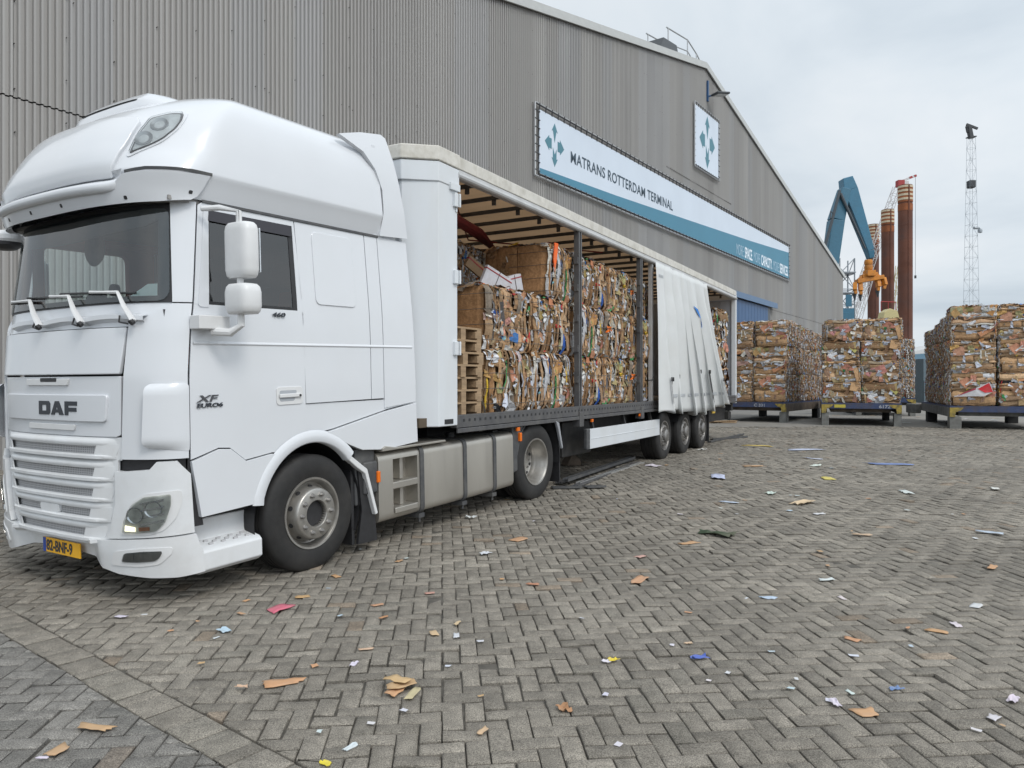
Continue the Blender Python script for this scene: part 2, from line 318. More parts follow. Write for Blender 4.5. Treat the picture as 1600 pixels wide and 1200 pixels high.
def build_paving():
    rnd = random.Random(3); PITCH = 0.105; ang = R_(5.4); ca, sa = math.cos(ang), math.sin(ang)
    A = Vector((-3.75, 5.42)); nrm = Vector((0.623, 0.782)).normalized(); e = Vector((nrm.y, -nrm.x))
    V, F, MI, COL = [], [], [], []
    def clip(poly, sgn, off):
        out = []
        for i in range(len(poly)):
            p, q = poly[i], poly[(i + 1) % len(poly)]
            dp, dq = sgn * ((p - A).dot(nrm) - off), sgn * ((q - A).dot(nrm) - off)
            if dp >= 0: out.append(p)
            if dp * dq < 0: out.append(p + (q - p) * (dp / (dp - dq)))
        return out
    def brick(poly, col, rough=1.0):
        c = sum(poly, Vector((0, 0))) / len(poly); n = len(poly)
        if n < 3: return
        area = 0.5 * abs(sum(poly[i].cross(poly[(i + 1) % n]) if False else poly[i].x * poly[(i + 1) % n].y - poly[i].y * poly[(i + 1) % n].x for i in range(n)))
        if area < 0.0012: return
        if sum(poly[i].x * poly[(i + 1) % n].y - poly[i].y * poly[(i + 1) % n].x for i in range(n)) < 0: poly = poly[::-1]
        wob = mnoise.noise(Vector((c.x * 0.55, c.y * 0.55, 0.3)))
        dz = rnd.gauss(0, 0.0027) * rough + 0.012 * wob + 0.006 * mnoise.noise(Vector((c.x * 1.7, c.y * 1.7, 5)))
        tx, ty = rnd.gauss(0, 0.017) * rough, rnd.gauss(0, 0.017) * rough
        if rnd.random() < 0.08 * rough: dz -= rnd.uniform(0.003, 0.007); tx *= 2; ty *= 2
        sh = Vector((rnd.gauss(0, 0.0013), rnd.gauss(0, 0.0013))) * rough; rot = rnd.gauss(0, 0.008) * rough
        base = ground_z(c.y); cr, sr = math.cos(rot), math.sin(rot); near = c.y < 8.5
        if near:
            q = []
            for i in range(n):
                p0, p1 = poly[i], poly[(i + 1) % n]; q.append(p0)
                k = max(1, int(round((p1 - p0).length / 0.052)))
                for t in range(1, k): q.append(p0 + (p1 - p0) * (t / k))
            poly = q; n = len(q)
        def inset(j, jit):
            out = []
            for i in range(n):
                p0, p1, p2 = poly[i - 1], poly[i], poly[(i + 1) % n]
                d1 = (p1 - p0).normalized(); d2 = (p2 - p1).normalized(); b1 = Vector((-d1.y, d1.x)); b2 = Vector((-d2.y, d2.x))
                k = max(1 + b1.dot(b2), 0.35); q = p1 + (b1 + b2) * (j / k) - c
                q = Vector((q.x * cr - q.y * sr, q.x * sr + q.y * cr)) + sh
                if jit: q *= 1 - (abs(rnd.gauss(0, 0.030 if near else 0.018)) + (rnd.uniform(0.02, 0.12) if rnd.random() < 0.06 * rough else 0))
                out.append(c + q)
            return out
        gap = 0.0024 + abs(rnd.gauss(0, 0.0014)) * rough; rnd_edge = rnd.uniform(0.004, 0.010)
        o = len(V); top = inset(gap + rnd_edge, True); mid = inset(gap, False)
        for p in top: V.append((p.x, p.y, base + dz + tx * (p.x - c.x) + ty * (p.y - c.y)))
        for p in mid: V.append((p.x, p.y, base + dz - rnd_edge * 0.8 + tx * (p.x - c.x) + ty * (p.y - c.y)))
        for p in mid: V.append((p.x, p.y, base - 0.035))
        F.append(list(range(o, o + n))); COL.append(col)
        for i in range(n):
            j = (i + 1) % n
            F.append([o + n + i, o + n + j, o + j, o + i]); COL.append(col)
            F.append([o + 2 * n + i, o + 2 * n + j, o + n + j, o + n + i]); COL.append((col[0] * 0.7, col[1] * 0.7, col[2] * 0.7))
    def tone(dark=False):
        k = rnd.uniform(0.80, 1.16)
        b = (0.218, 0.197, 0.166) if not dark else (0.192, 0.182, 0.166)
        t = rnd.random()
        if t < 0.022: b = (b[0] * 1.08, b[1] * 0.97, b[2] * 0.88)
        elif t < 0.10: b = (b[0] * 0.94, b[1] * 0.95, b[2] * 0.95)
        elif t < 0.13: k *= 1.2
        return tuple(x * k for x in b)
    R = int(34 / PITCH)
    for i in range(-R, R):
        for j in range(0, R):
            d = (i - j) % 4
            if d not in (0, 3): continue
            w, h = (2, 1) if d == 0 else (1, 2)
            lx, ly = (i + w / 2) * PITCH, (j + h / 2) * PITCH
            cx, cy = lx * ca - ly * sa, lx * sa + ly * ca
            if cy < 1.2 or cy > 25.8 or abs(cx) > 0.735 * cy + 2.4: continue
            if cy > 24.8 and rnd.random() < (cy - 24.8): continue
            poly = [Vector((x * ca - y * sa, x * sa + y * ca)) for x, y in ((i * PITCH, j * PITCH), ((i + w) * PITCH, j * PITCH), ((i + w) * PITCH, (j + h) * PITCH), (i * PITCH, (j + h) * PITCH))]
            ds = [(p - A).dot(nrm) for p in poly]
            rough = 1.0 + 0.9 * max(0, mnoise.noise(Vector((cx * 0.35, cy * 0.35, 9))))
            if min(ds) > 0: brick(poly, tone(), rough)
            elif max(ds) < -0.21: brick(poly, tone(True), 0.8)
            else:
                if max(ds) > 0.01: brick(clip(poly, 1, 0.0), tone(), 0.6)
                if min(ds) < -0.22: brick(clip(poly, -1, -0.21), tone(True), 0.6)
    t = -3.0
    while t < 6.5:                                                     # the edging course along the gutter line
        L_ = 0.21 if rnd.random() < 0.75 else 0.105
        p = [A + e * t - nrm * 0.208, A + e * (t + L_) - nrm * 0.208, A + e * (t + L_) - nrm * 0.004, A + e * t - nrm * 0.004]
        brick(p, tone(), 0.8); t += L_
    me = bpy.data.meshes.new('paving'); me.from_pydata(V, [], F); me.materials.append(GM['brick'])
    a = me.attributes.new('Col', 'FLOAT_COLOR', 'FACE'); arr = np.ones((len(F), 4), np.float32); arr[:, :3] = COL; a.data.foreach_set('color', arr.ravel())
    me.polygons.foreach_set('use_smooth', [True] * len(F)); me.set_sharp_from_angle(angle=R_(58))
    o = bpy.data.objects.new('paving', me); C.objects.link(o); kind(o, 'structure')
build_paving()

# ------------------------------------------------------------------ warehouse
WM = dict(
    sheet=pm('corrugated_sheeting', (0, 0, 0), 0.62, var=0.08, scale=1.6, streak=(1, 1, 0.08), attr=True, dirt=(0.20, 0.185, 0.165), dscale=0.8, damt=0.22, bump=0.03),
    backing=pm('sheeting_gap', (0.03, 0.03, 0.03), 0.9),
    trim=pm('roof_edge_trim', (0.46, 0.47, 0.46), 0.5, var=0.05, streak=(0.4, 1, 1)),
    roof=pm('roof_sheeting', (0.26, 0.26, 0.25), 0.8, var=0.15),
    bolt=pm('fixing_bolt', (0.09, 0.085, 0.08), 0.7),
    bluedoor=pm('sliding_door_blue', (0.026, 0.085, 0.20), 0.45, var=0.08, streak=(1, 1, 0.1)),
    bluerail=pm('door_rail_blue', (0.09, 0.16, 0.27), 0.45, var=0.06),
    galv=pm('galvanised_steel', (0.42, 0.43, 0.44), 0.45, metal=0.5, var=0.08),
    banner=pm('banner_white', (0.60, 0.67, 0.76), 0.55, var=0.03, scale=0.6),
    teal=pm('banner_teal', (0.060, 0.215, 0.315), 0.55, var=0.04, scale=0.5),
    tealarrow=pm('arrow_teal', (0.070, 0.205, 0.26), 0.55, var=0.03),
    btext=pm('banner_lettering', (0.045, 0.075, 0.105), 0.6),
    btextl=pm('banner_lettering_pale', (0.42, 0.55, 0.66), 0.6),
    btextw=pm('banner_lettering_white', (0.80, 0.86, 0.92), 0.6),
    rope=pm('lacing_cord', (0.07, 0.07, 0.075), 0.8),
    flood=pm('floodlight_housing', (0.05, 0.055, 0.06), 0.4),
    lens=pm('floodlight_lens', (0.5, 0.5, 0.48), 0.15),
)
WMAT = frame((-17.78, 0, 0), (0.5788, 0.8155))
S0, S1, SR, ZR = 14.05, 82.9, 48.45, 18.62
def zroof(s): return ZR - 0.225 * (SR - s) if s < SR else ZR - 0.2047 * (s - SR)
def build_warehouse():
    rnd = random.Random(11)
    w = tag(empty('warehouse', WMAT), 'large grey corrugated warehouse with a low gable and pale roof edge behind the truck', 'warehouse')
    pitch = 0.85 / 7; m = MB(); prof = ((0.0, 0.0), (0.40, 0.0), (0.48, -0.055), (0.78, -0.055), (0.90, 0.0))
    i = 0; s = S0
    def cols(sheet):
        out = []
        for r in range(7):
            b = sheet + r * pitch
            for f, d in prof: out.append((b + f * pitch, d))
        out[-1] = (sheet + 0.85 - 0.030, 0.004); out += [(sheet + 0.85 - 0.024, 0.05), (sheet + 0.85 - 0.004, 0.05)]
        return out
    seams = []
    while s < S1 - 0.3:
        k = rnd.uniform(0.92, 1.06); t = rnd.random()
        c = (0.352 * k, 0.343 * k, 0.332 * k) if t < 0.7 else (0.355 * k, 0.352 * k, 0.35 * k)
        cc = [(x, d) for x, d in cols(s) if x <= S1]
        j = rnd.uniform(-0.004, 0.004)
        for x0, x1, lo in ((0, 1, True), (0, 1, False)):
            k2 = rnd.uniform(0.96, 1.04); c2 = tuple(q * k2 for q in c)
            if lo: rows = [[(x, d + 0.010 + j, -0.3) for x, d in cc], [(x, d + 0.010 + j, 6.585) for x, d in cc]]
            else: rows = [[(x, d + j, 6.61) for x, d in cc], [(x, d + j, zroof(x) - 0.05) for x, d in cc]]
            m.grid(rows, 0, c2)
        seams.append(s + 0.85); s += 0.85
    m.build('wall_sheeting', WM['sheet'], w, smooth=0, fix=False)
    b = MB(); b.prism([(S0, -0.4), (S1, -0.4), (S1, zroof(S1) - 0.06), (SR, ZR - 0.06), (S0, zroof(S0) - 0.06)], 'y', 0.06, 0.3); b.build('gable_backing', WM['backing'], w, smooth=0)
    sw = MB(); sw.box(S1 - 0.15, S1 - 0.02, 0.31, 90, -0.4, zroof(S1) - 0.2); sw.box(S0 + 0.02, S0 + 0.15, 0.31, 90, -0.4, zroof(S0) - 0.2); sw.build('side_wall', WM['roof'], w, smooth=0)
    rf = MB()
    for a, bb in ((S0 - 0.4, SR), (SR, S1 + 0.4)):
        za, zb = zroof(a), zroof(bb); rf.prism([(a, za), (bb, zb), (bb, zb + 0.12), (a, za + 0.12)], 'y', -0.1, 90)
    rf.build('roof', WM['roof'], w, smooth=0)
    tr = MB()
    for a, bb in ((S0 - 0.42, SR), (SR, S1 + 0.42)):
        za, zb = zroof(a), zroof(bb); tr.prism([(a, za - 0.17), (bb, zb - 0.17), (bb, zb + 0.15), (a, za + 0.15)], 'y', -0.17, -0.102)
    tr.box(S1 + 0.005, S1 + 0.06, -0.06, 0.02, -0.3, zroof(S1) - 0.2)
    tr.build('roof_edge_trim', WM['trim'], w, smooth=0)
    bo = MB()
    for sx in seams:
        if sx > 52: break
        z = rnd.uniform(4.5, 5.4)
        while z < zroof(sx) - 0.4:
            bo.cyl((sx + rnd.uniform(-.02, .02), 0, z), 0.010, -0.05, 0.0, 'y', 6)
            if rnd.random() < 0.12: bo.cyl((sx - 2 * pitch + rnd.uniform(-.02, .02), 0, z - 0.03), 0.010, -0.05, 0.0, 'y', 6); bo.cyl((sx + pitch, 0, z - 0.06), 0.010, -0.05, 0.0, 'y', 6)
            z += rnd.choice((0.75, 0.78, 1.0))
    kind(bo.build('fixing_bolt', WM['bolt'], w, smooth=0, fix=False), 'stuff')
    fl = MB(); fl.box(43.4, 52.6, -0.055, -0.036, 12.02, 12.07); fl.build('sheet_joint_strip', WM['bolt'], w, smooth=0)
    d = MB()
    x = 47.5
    while x < 59.3:
        d.box(x, min(x + 0.58, 59.3), -0.2, -0.12, 0.2, 6.62); x += 0.6
    d.box(47.5, 59.3, -0.17, -0.13, 0.2, 6.6)
    dr = d.build('sliding_door', WM['bluedoor'], w, smooth=0)
    r = MB(); r.prism([(-0.08, 7.12), (-0.42, 6.98), (-0.42, 6.64), (-0.36, 6.64), (-0.36, 6.9), (-0.08, 7.04)], 'x', 40, 60.75); r.build('door_rail_cover', WM['bluerail'], dr, smooth=0)
    e = MB(); e.box(59.32, 60.1, -0.11, -0.07, 0.2, 6.62); e.build('recess_strip', WM['flood'], dr, smooth=0)  # flat dark strip in place of the darker recess beside the door
    h = MB()
    P = [(44.7, 0.5, 19.35), (47.4, 0.5, 19.75), (48.7, 0.5, 19.45), (50.9, 0.5, 18.55)]
    h.tube(P, 0.035, 6); h.tube([(46.0, 0.5, 18.85), (47.4, 0.5, 19.15), (48.5, 0.5, 18.80)], 0.03, 6)
    for a, zt in ((44.9, 19.38), (47.4, 19.75), (48.65, 19.45)): h.tube([(a, 0.5, zroof(a)), (a, 0.5, zt)], 0.035, 6)
    h.tube([(50.9, 0.5, 18.55), (50.9, 0.5, zroof(50.9))], 0.035, 6)
    P2 = [(p[0], 1.6, p[2]) for p in P]; h.tube(P2, 0.035, 6)
    for a, zt in ((44.9, 19.38), (47.4, 19.75), (48.65, 19.45), (50.9, 18.55)): h.tube([(a, 1.6, zroof(a)), (a, 1.6, zt)], 0.035, 6)
    h.build('ridge_handrail', WM['galv'], w)
    v = MB(); v.prism([(43.4, zroof(43.4)), (46.0, zroof(46.0)), (45.6, 18.75), (44.0, 18.55)], 'y', 0.35, 2.2); v.build('roof_vent', WM['flood'], w, smooth=0)
    pp = MB(); pp.cyl((82.6, 0, 5.6), 0.11, -0.35, -0.05, 'y', 12); pp.beam((82.6, -0.2, 5.6), (82.3, -0.2, 5.9), 0.06); pp.build('wall_lamp', WM['lens'], w)
build_warehouse()

def arrows(mb, cs, cz, k, y0, y1, mi=0, sq=1.0):
    up = [(0, 0.86), (0.20, 0.52), (0.115, 0.56), (0.0, 0.10), (-0.115, 0.56), (-0.20, 0.52)]
    dn = [(0, -0.86), (0.20, -0.52), (0.115, -0.54), (0.12, -0.14), (0.01, -0.38), (-0.12, -0.12), (-0.115, -0.54), (-0.20, -0.52)]
    lf = [(-0.64, 0.0), (-0.36, 0.30), (-0.36, 0.20), (-0.20, 0.20), (-0.20, -0.20), (-0.36, -0.20), (-0.36, -0.30)]
    rt = [(-p[0], p[1]) for p in lf]
    for q in (up, dn, lf, rt): mb.prism([(cs + p[0] * k * sq, cz + p[1] * k) for p in q], 'y', y0, y1, mi)
def sign_frame(root, a, b, z0, z1, name='sign_frame'):
    f = MB()
    for p, q in (((a, z0), (b, z0)), ((b, z0), (b, z1)), ((b, z1), (a, z1)), ((a, z1), (a, z0))): f.tube([(p[0], -0.17, p[1]), (q[0], -0.17, q[1])], 0.035, 6)
    f.build(name, WM['galv'], root)
def lacing(root, a, b, z0, z1, ins, step):
    l = MB(); x = a + 0.2
    while x < b - 0.1:
        for zz, zi in ((z0, z0 + ins), (z1, z1 - ins)): l.beam((x, -0.20, zz), (x + 0.05, -0.16, zi), 0.03)
        x += step
    z = z0 + 0.2
    while z < z1 - 0.1:
        for xx, xi in ((a, a + ins), (b, b - ins)): l.beam((xx, -0.20, z), (xi, -0.16, z + 0.04), 0.03)
        z += step
    l.build('lacing', WM['rope'], root, smooth=0)
def build_signs():
    w = tag(empty('banner_sign', WMAT @ Matrix.Translation((31.9, 0, 8.9))), 'long white and teal banner with MATRANS ROTTERDAM TERMINAL lettering on the grey warehouse wall', 'sign')
    T = Matrix.Translation((31.9, 0, 8.9)).inverted()
    class G: pass
    def shift(mb): mb.v = [(x - 31.9, y, z - 8.9) for x, y, z in mb.v]; return mb
    a, b, z0, z1 = 31.9, 64.6, 8.95, 11.52
    ia, ib, iz0, iz1 = 32.18, 64.4, 9.08, 11.34
    p = MB(); p.prism([(ia, iz0), (ib, iz0), (ib, iz1), (ia, iz1)], 'y', -0.16, -0.13); shift(p).build('banner_sheet', WM['banner'], w, smooth=0)
    t = MB(); t.prism([(ia + .01, iz0 + .01), (ib - .01, iz0 + .01), (ib - .01, 10.93), (56, 10.42), (46, 9.90), (38, 9.50), (ia + .01, 9.27)], 'y', -0.166, -0.1605); shift(t).build('teal_band', WM['teal'], w, smooth=0)
    ar = MB(); arrows(ar, 33.18, 10.33, 0.92, -0.167, -0.1605, 0, 1.12); shift(ar).build('arrow_emblem', WM['tealarrow'], w, smooth=0)
    x = MB(); text_mesh(x, 'MATRANS ROTTERDAM TERMINAL', 0.60, lambda X, Y, Z: (34.28 + X, -0.168 + Z, 9.99 + Y), sx=0.97, bold=0.007, space=1.06)
    xs = [q[0] for q in x.v]; k = (43.9 - 34.28) / (max(xs) - 34.28); x.v = [(34.28 + (q[0] - 34.28) * k, q[1], q[2]) for q in x.v]
    shift(x).build('lettering', WM['btext'], w, smooth=0)
    y = MB(); px = 0.0; parts = (('MORE ', 0), ('SPACE.', 1), (' MORE ', 0), ('CAPACITY.', 1), (' MORE ', 0), ('SERVICES.', 1))
    for s, mi in parts:
        o = len(y.v); text_mesh(y, s.strip(), 0.92, lambda X, Y, Z: (px + X * 0.55, -0.170 + Z, 9.24 + Y), mi, bold=0.016 if mi else -0.012)
        px = max(q[0] for q in y.v[o:]) + 0.24
    w0 = min(q[0] for q in y.v); w1 = max(q[0] for q in y.v); k = (64.2 - 53.2) / (w1 - w0); y.v = [(53.2 + (q[0] - w0) * k, q[1], q[2]) for q in y.v]
    shift(y).build('slogan_lettering', [WM['btextl'], WM['btextw']], w, smooth=0)
    q = bpy.data.objects  # frame and lacing share the sign's own frame
    sub = w
    f = MB()
    for c, d in (((a, z0), (b, z0)), ((b, z0), (b, z1)), ((b, z1), (a, z1)), ((a, z1), (a, z0))): f.tube([(c[0], -0.15, c[1]), (d[0], -0.15, d[1])], 0.04, 6)
    shift(f).build('sign_frame', WM['galv'], w)
    l = MB(); s = a + 0.25
    while s < b:
        l.beam((s, -0.19, z0), (s, -0.165, iz0 + 0.02), 0.025); l.beam((s, -0.19, z1 + .03), (s, -0.165, iz1 - 0.02), 0.035); s += 0.42
    l.tube([(a, -0.19, z1 - 0.05), (b, -0.19, z1 - 0.05)], 0.03, 4)
    z = z0 + 0.2
    while z < z1: l.beam((a - .03, -0.19, z), (ia + 0.02, -0.165, z), 0.03); l.beam((b + .03, -0.19, z), (ib - 0.02, -0.165, z), 0.03); z += 0.3
    shift(l).build('lacing', WM['rope'], w, smooth=0)
    # the square sign under the ridge
    w = tag(empty('square_sign', WMAT @ Matrix.Translation((46.7, 0, 12.85))), 'upright white sign with four teal arrows high under the warehouse ridge', 'sign')
    p = MB(); p.box(0.12, 3.5, -0.16, -0.13, 0.12, 3.2); p.build('sign_sheet', WM['banner'], w, smooth=0)
    ar = MB(); arrows(ar, 1.81, 1.66, 1.62, -0.167, -0.1605, 0, 1.08); ar.build('arrow_emblem', WM['tealarrow'], w, smooth=0)
    sign_frame(w, 0, 3.62, 0, 3.32); lacing(w, 0, 3.62, 0, 3.32, 0.14, 0.3)
    # floodlight on its bracket
    fl = tag(empty('wall_floodlight', WMAT @ Matrix.Translation((48.75, 0, 16.9))), 'dark floodlight on a bracket just under the warehouse ridge', 'floodlight')
    m = MB(); m.box(-0.06, 0.06, -0.14, -0.05, -0.1, 1.0); m.beam((0, -0.1, 0.15), (0.12, -0.55, 0.22), 0.07); m.build('bracket', WM['bluedoor'], fl, smooth=0)
    m = MB(); m.obox((0.22, -0.72, 0.22), ((0.85, -0.5, 0.12), (0.5, 0.85, 0), (-0.1, 0, 1)), (0.44, 0.28, 0.06)); m.build('lamp_housing', WM['flood'], fl, bevel=0.05)
    m = MB(); m.obox((0.22, -0.72, 0.155), ((0.85, -0.5, 0.12), (0.5, 0.85, 0), (-0.1, 0, 1)), (0.32, 0.2, 0.012)); m.build('lens', WM['lens'], fl, smooth=0)
build_signs()
# ------------------------------------------------------------------ tractor unit: local x rearwards from the front axle, y from the near tyre face to the far side, z up
TMAT = frame((-1.73, 6.4, 0.0), (0.528, 0.849), 0.030)
XS = -1.08; XL = 0.42
def _plan():
    t = np.linspace(0, 1, 600) ** 1.6 * math.pi / 2
    d = 1.25 * np.sin(t) ** (2 / 2.8); x = XS - XL * np.cos(t)
    s = np.concatenate([[0], np.cumsum(np.hypot(np.diff(x), np.diff(d)))])
    return s, x, d
PS, PX, PD = _plan(); LC = float(PS[-1])
def A(d): return math.copysign(float(np.interp(abs(d), PD, PS)), d)      # front position from the offset d to the cab's centre line (+ near side)
def B(x): return LC + (x - XS)                                           # near side position from x
def lut(tab, z): return float(np.interp(z, [t[0] for t in tab], [t[1] for t in tab]))
CABX = [(.2, -1.46), (.45, -1.50), (1.0, -1.51), (1.72, -1.50), (2.06, -1.47), (2.25, -1.435), (2.95, -1.34), (3.05, -1.33)]
CABY = [(.2, 0.0), (2.05, 0.0), (2.3, .008), (3.03, .06)]
VISX = [(2.90, -1.425), (2.98, -1.475), (3.06, -1.505), (3.17, -1.525), (3.3, -1.53)]
VISY = [(2.9, .045), (3.05, .04), (3.22, -.008), (3.3, -.01)]
ROOFX = [(3.03, -1.36), (3.21, -1.49), (3.35, -1.45), (3.50, -1.37), (3.65, -1.26), (3.78, -1.12), (3.87, -.98), (3.94, -.83), (3.985, -.62), (4.01, -.35), (4.02, 0)]
ROOFY = [(3.03, .065), (3.19, .012), (3.215, 0), (3.235, .0), (3.35, .01), (3.50, .025), (3.65, .05), (3.78, .09), (3.87, .15), (3.94, .25), (3.985, .42), (4.01, .7), (4.02, 1.0)]
def make_surf(TX, TY, back=None, squash=False):
    def pos(a, z):
        aa = abs(a)
        if aa <= LC: x = float(np.interp(aa, PS, PX)); d = float(np.interp(aa, PS, PD))
        else: x = XS + aa - LC; d = 1.25
        f = min(max((-0.7 - x) / 0.55, 0), 1); f = f * f * (3 - 2 * f)
        if squash: f = min(max((0.9 - x) / 2.4, 0), 1)
        yi = lut(TY, z); x += (lut(TX, z) + 1.5) * f
        if back: fb = min(max((-0.1 - x) / 1.25, 0), 1); x += lut(back, z) * abs(d / 1.25) ** 3 * fb * fb * (3 - 2 * fb)
        d *= (1.25 - yi) / 1.25
        return np.array((x, 1.25 - math.copysign(d, a), z))
    def surf(a, z, off=0.0):
        p = pos(a, z)
        if off == 0: return tuple(p)
        e = 0.004; n = np.cross(pos(a + e, z) - pos(a - e, z), pos(a, z + e) - pos(a, z - e)); n /= np.linalg.norm(n)
        return tuple(p + n * off)
    return surf
CAB = make_surf(CABX, CABY); VIS = make_surf(VISX, VISY, [(2.9, .03), (3.1, .08)]); ROOF = make_surf(ROOFX, ROOFY, [(3.1, .04), (3.25, .10), (3.42, .19)], True)
DEFL = make_surf(CABX, [(3.0, .03), (3.3, .012), (3.6, .02), (3.8, .045), (3.95, .075), (4.06, .10)])
def rpoly(pts, r, n=5):
    """rounds a polygon's corners; r one radius or one per corner"""
    out = []; N = len(pts); rs = r if isinstance(r, (list, tuple)) else [r] * N
    for i in range(N):
        p0, p1, p2 = (np.array(pts[k % N], float) for k in (i - 1, i, i + 1)); a = p0 - p1; b = p2 - p1; la, lb = np.linalg.norm(a), np.linalg.norm(b)
        k = min(rs[i], la * 0.45, lb * 0.45)
        if k < 1e-4: out.append(tuple(p1)); continue
        s, e = p1 + a / la * k, p1 + b / lb * k
        for j in range(n + 1):
            t = j / n; out.append(tuple((1 - t) ** 2 * s + 2 * t * (1 - t) * p1 + t * t * e))
    return out
def panel(mb, poly, surf, off=0.0, th=0.02, cell=0.055, mi=0, crown=0.0):
    """a body panel: the polygon (a, z) tessellated on a surface, with turned-in edges"""
    P = [np.array(p, float) for p in poly]; ar = sum(P[i][0] * P[(i + 1) % len(P)][1] - P[i][1] * P[(i + 1) % len(P)][0] for i in range(len(P)))
    if ar < 0: P = P[::-1]
    a0, z0 = np.min(P, 0); a1, z1 = np.max(P, 0); na = max(1, int(math.ceil((a1 - a0) / cell))); nz = max(1, int(math.ceil((z1 - z0) / cell)))
    def cl(Q, ax, v, sg):
        out = []
        for i in range(len(Q)):
            p, q = Q[i], Q[(i + 1) % len(Q)]; dp, dq = sg * (p[ax] - v), sg * (q[ax] - v)
            if dp >= 0: out.append(p)
            if dp * dq < 0: out.append(p + (q - p) * (dp / (dp - dq)))
        return out
    offf = off if callable(off) else (lambda a, z: off)
    idx = {}; V = []; par = []; F = []
    def vid(p):
        k = (round(p[0] * 20000), round(p[1] * 20000))
        if k not in idx: idx[k] = len(V); V.append(surf(p[0], p[1], offf(p[0], p[1]))); par.append(p)
        return idx[k]
    for i in range(na):
        col = cl(cl(P, 0, a0 + (a1 - a0) * i / na, 1), 0, a0 + (a1 - a0) * (i + 1) / na, -1)
        if len(col) < 3: continue
        for j in range(nz):
            q = cl(cl(col, 1, z0 + (z1 - z0) * j / nz, 1), 1, z0 + (z1 - z0) * (j + 1) / nz, -1)
            if len(q) < 3: continue
            f = []
            for p in q:
                k = vid(p)
                if not f or f[-1] != k: f.append(k)
            if len(f) > 1 and f[0] == f[-1]: f.pop()
            if len(set(f)) >= 3 and len(set(f)) == len(f): F.append(f)
    cnt = {}
    for f in F:
        for i in range(len(f)):
            e = (f[i], f[(i + 1) % len(f)]); cnt[tuple(sorted(e))] = cnt.get(tuple(sorted(e)), 0) + 1
    inner = {}
    R = []
    for f in F:
        for i in range(len(f)):
            e = (f[i], f[(i + 1) % len(f)])
            if cnt[tuple(sorted(e))] == 1:
                for k in e:
                    if k not in inner: inner[k] = len(V); V.append(surf(par[k][0], par[k][1], offf(par[k][0], par[k][1]) - th))
                R.append([e[1], e[0], inner[e[0]], inner[e[1]]])
    mb.add(V, F + R, mi); return mb
def lip(mb, path, surf, prof, mi=0):
    """a raised moulding along a path (a, z); prof: (across, off) points"""
    P = [np.array(p, float) for p in path]; rows = []
    for i, p in enumerate(P):
        d = P[min(i + 1, len(P) - 1)] - P[max(i - 1, 0)]; d /= np.linalg.norm(d); n = np.array((-d[1], d[0]))
        rows.append([surf(*(p + n * w), o) for w, o in prof])
    mb.grid(rows, mi); return mb
def line(p, q, n=12): return [(p[0] + (q[0] - p[0]) * i / n, p[1] + (q[1] - p[1]) * i / n) for i in range(n + 1)]
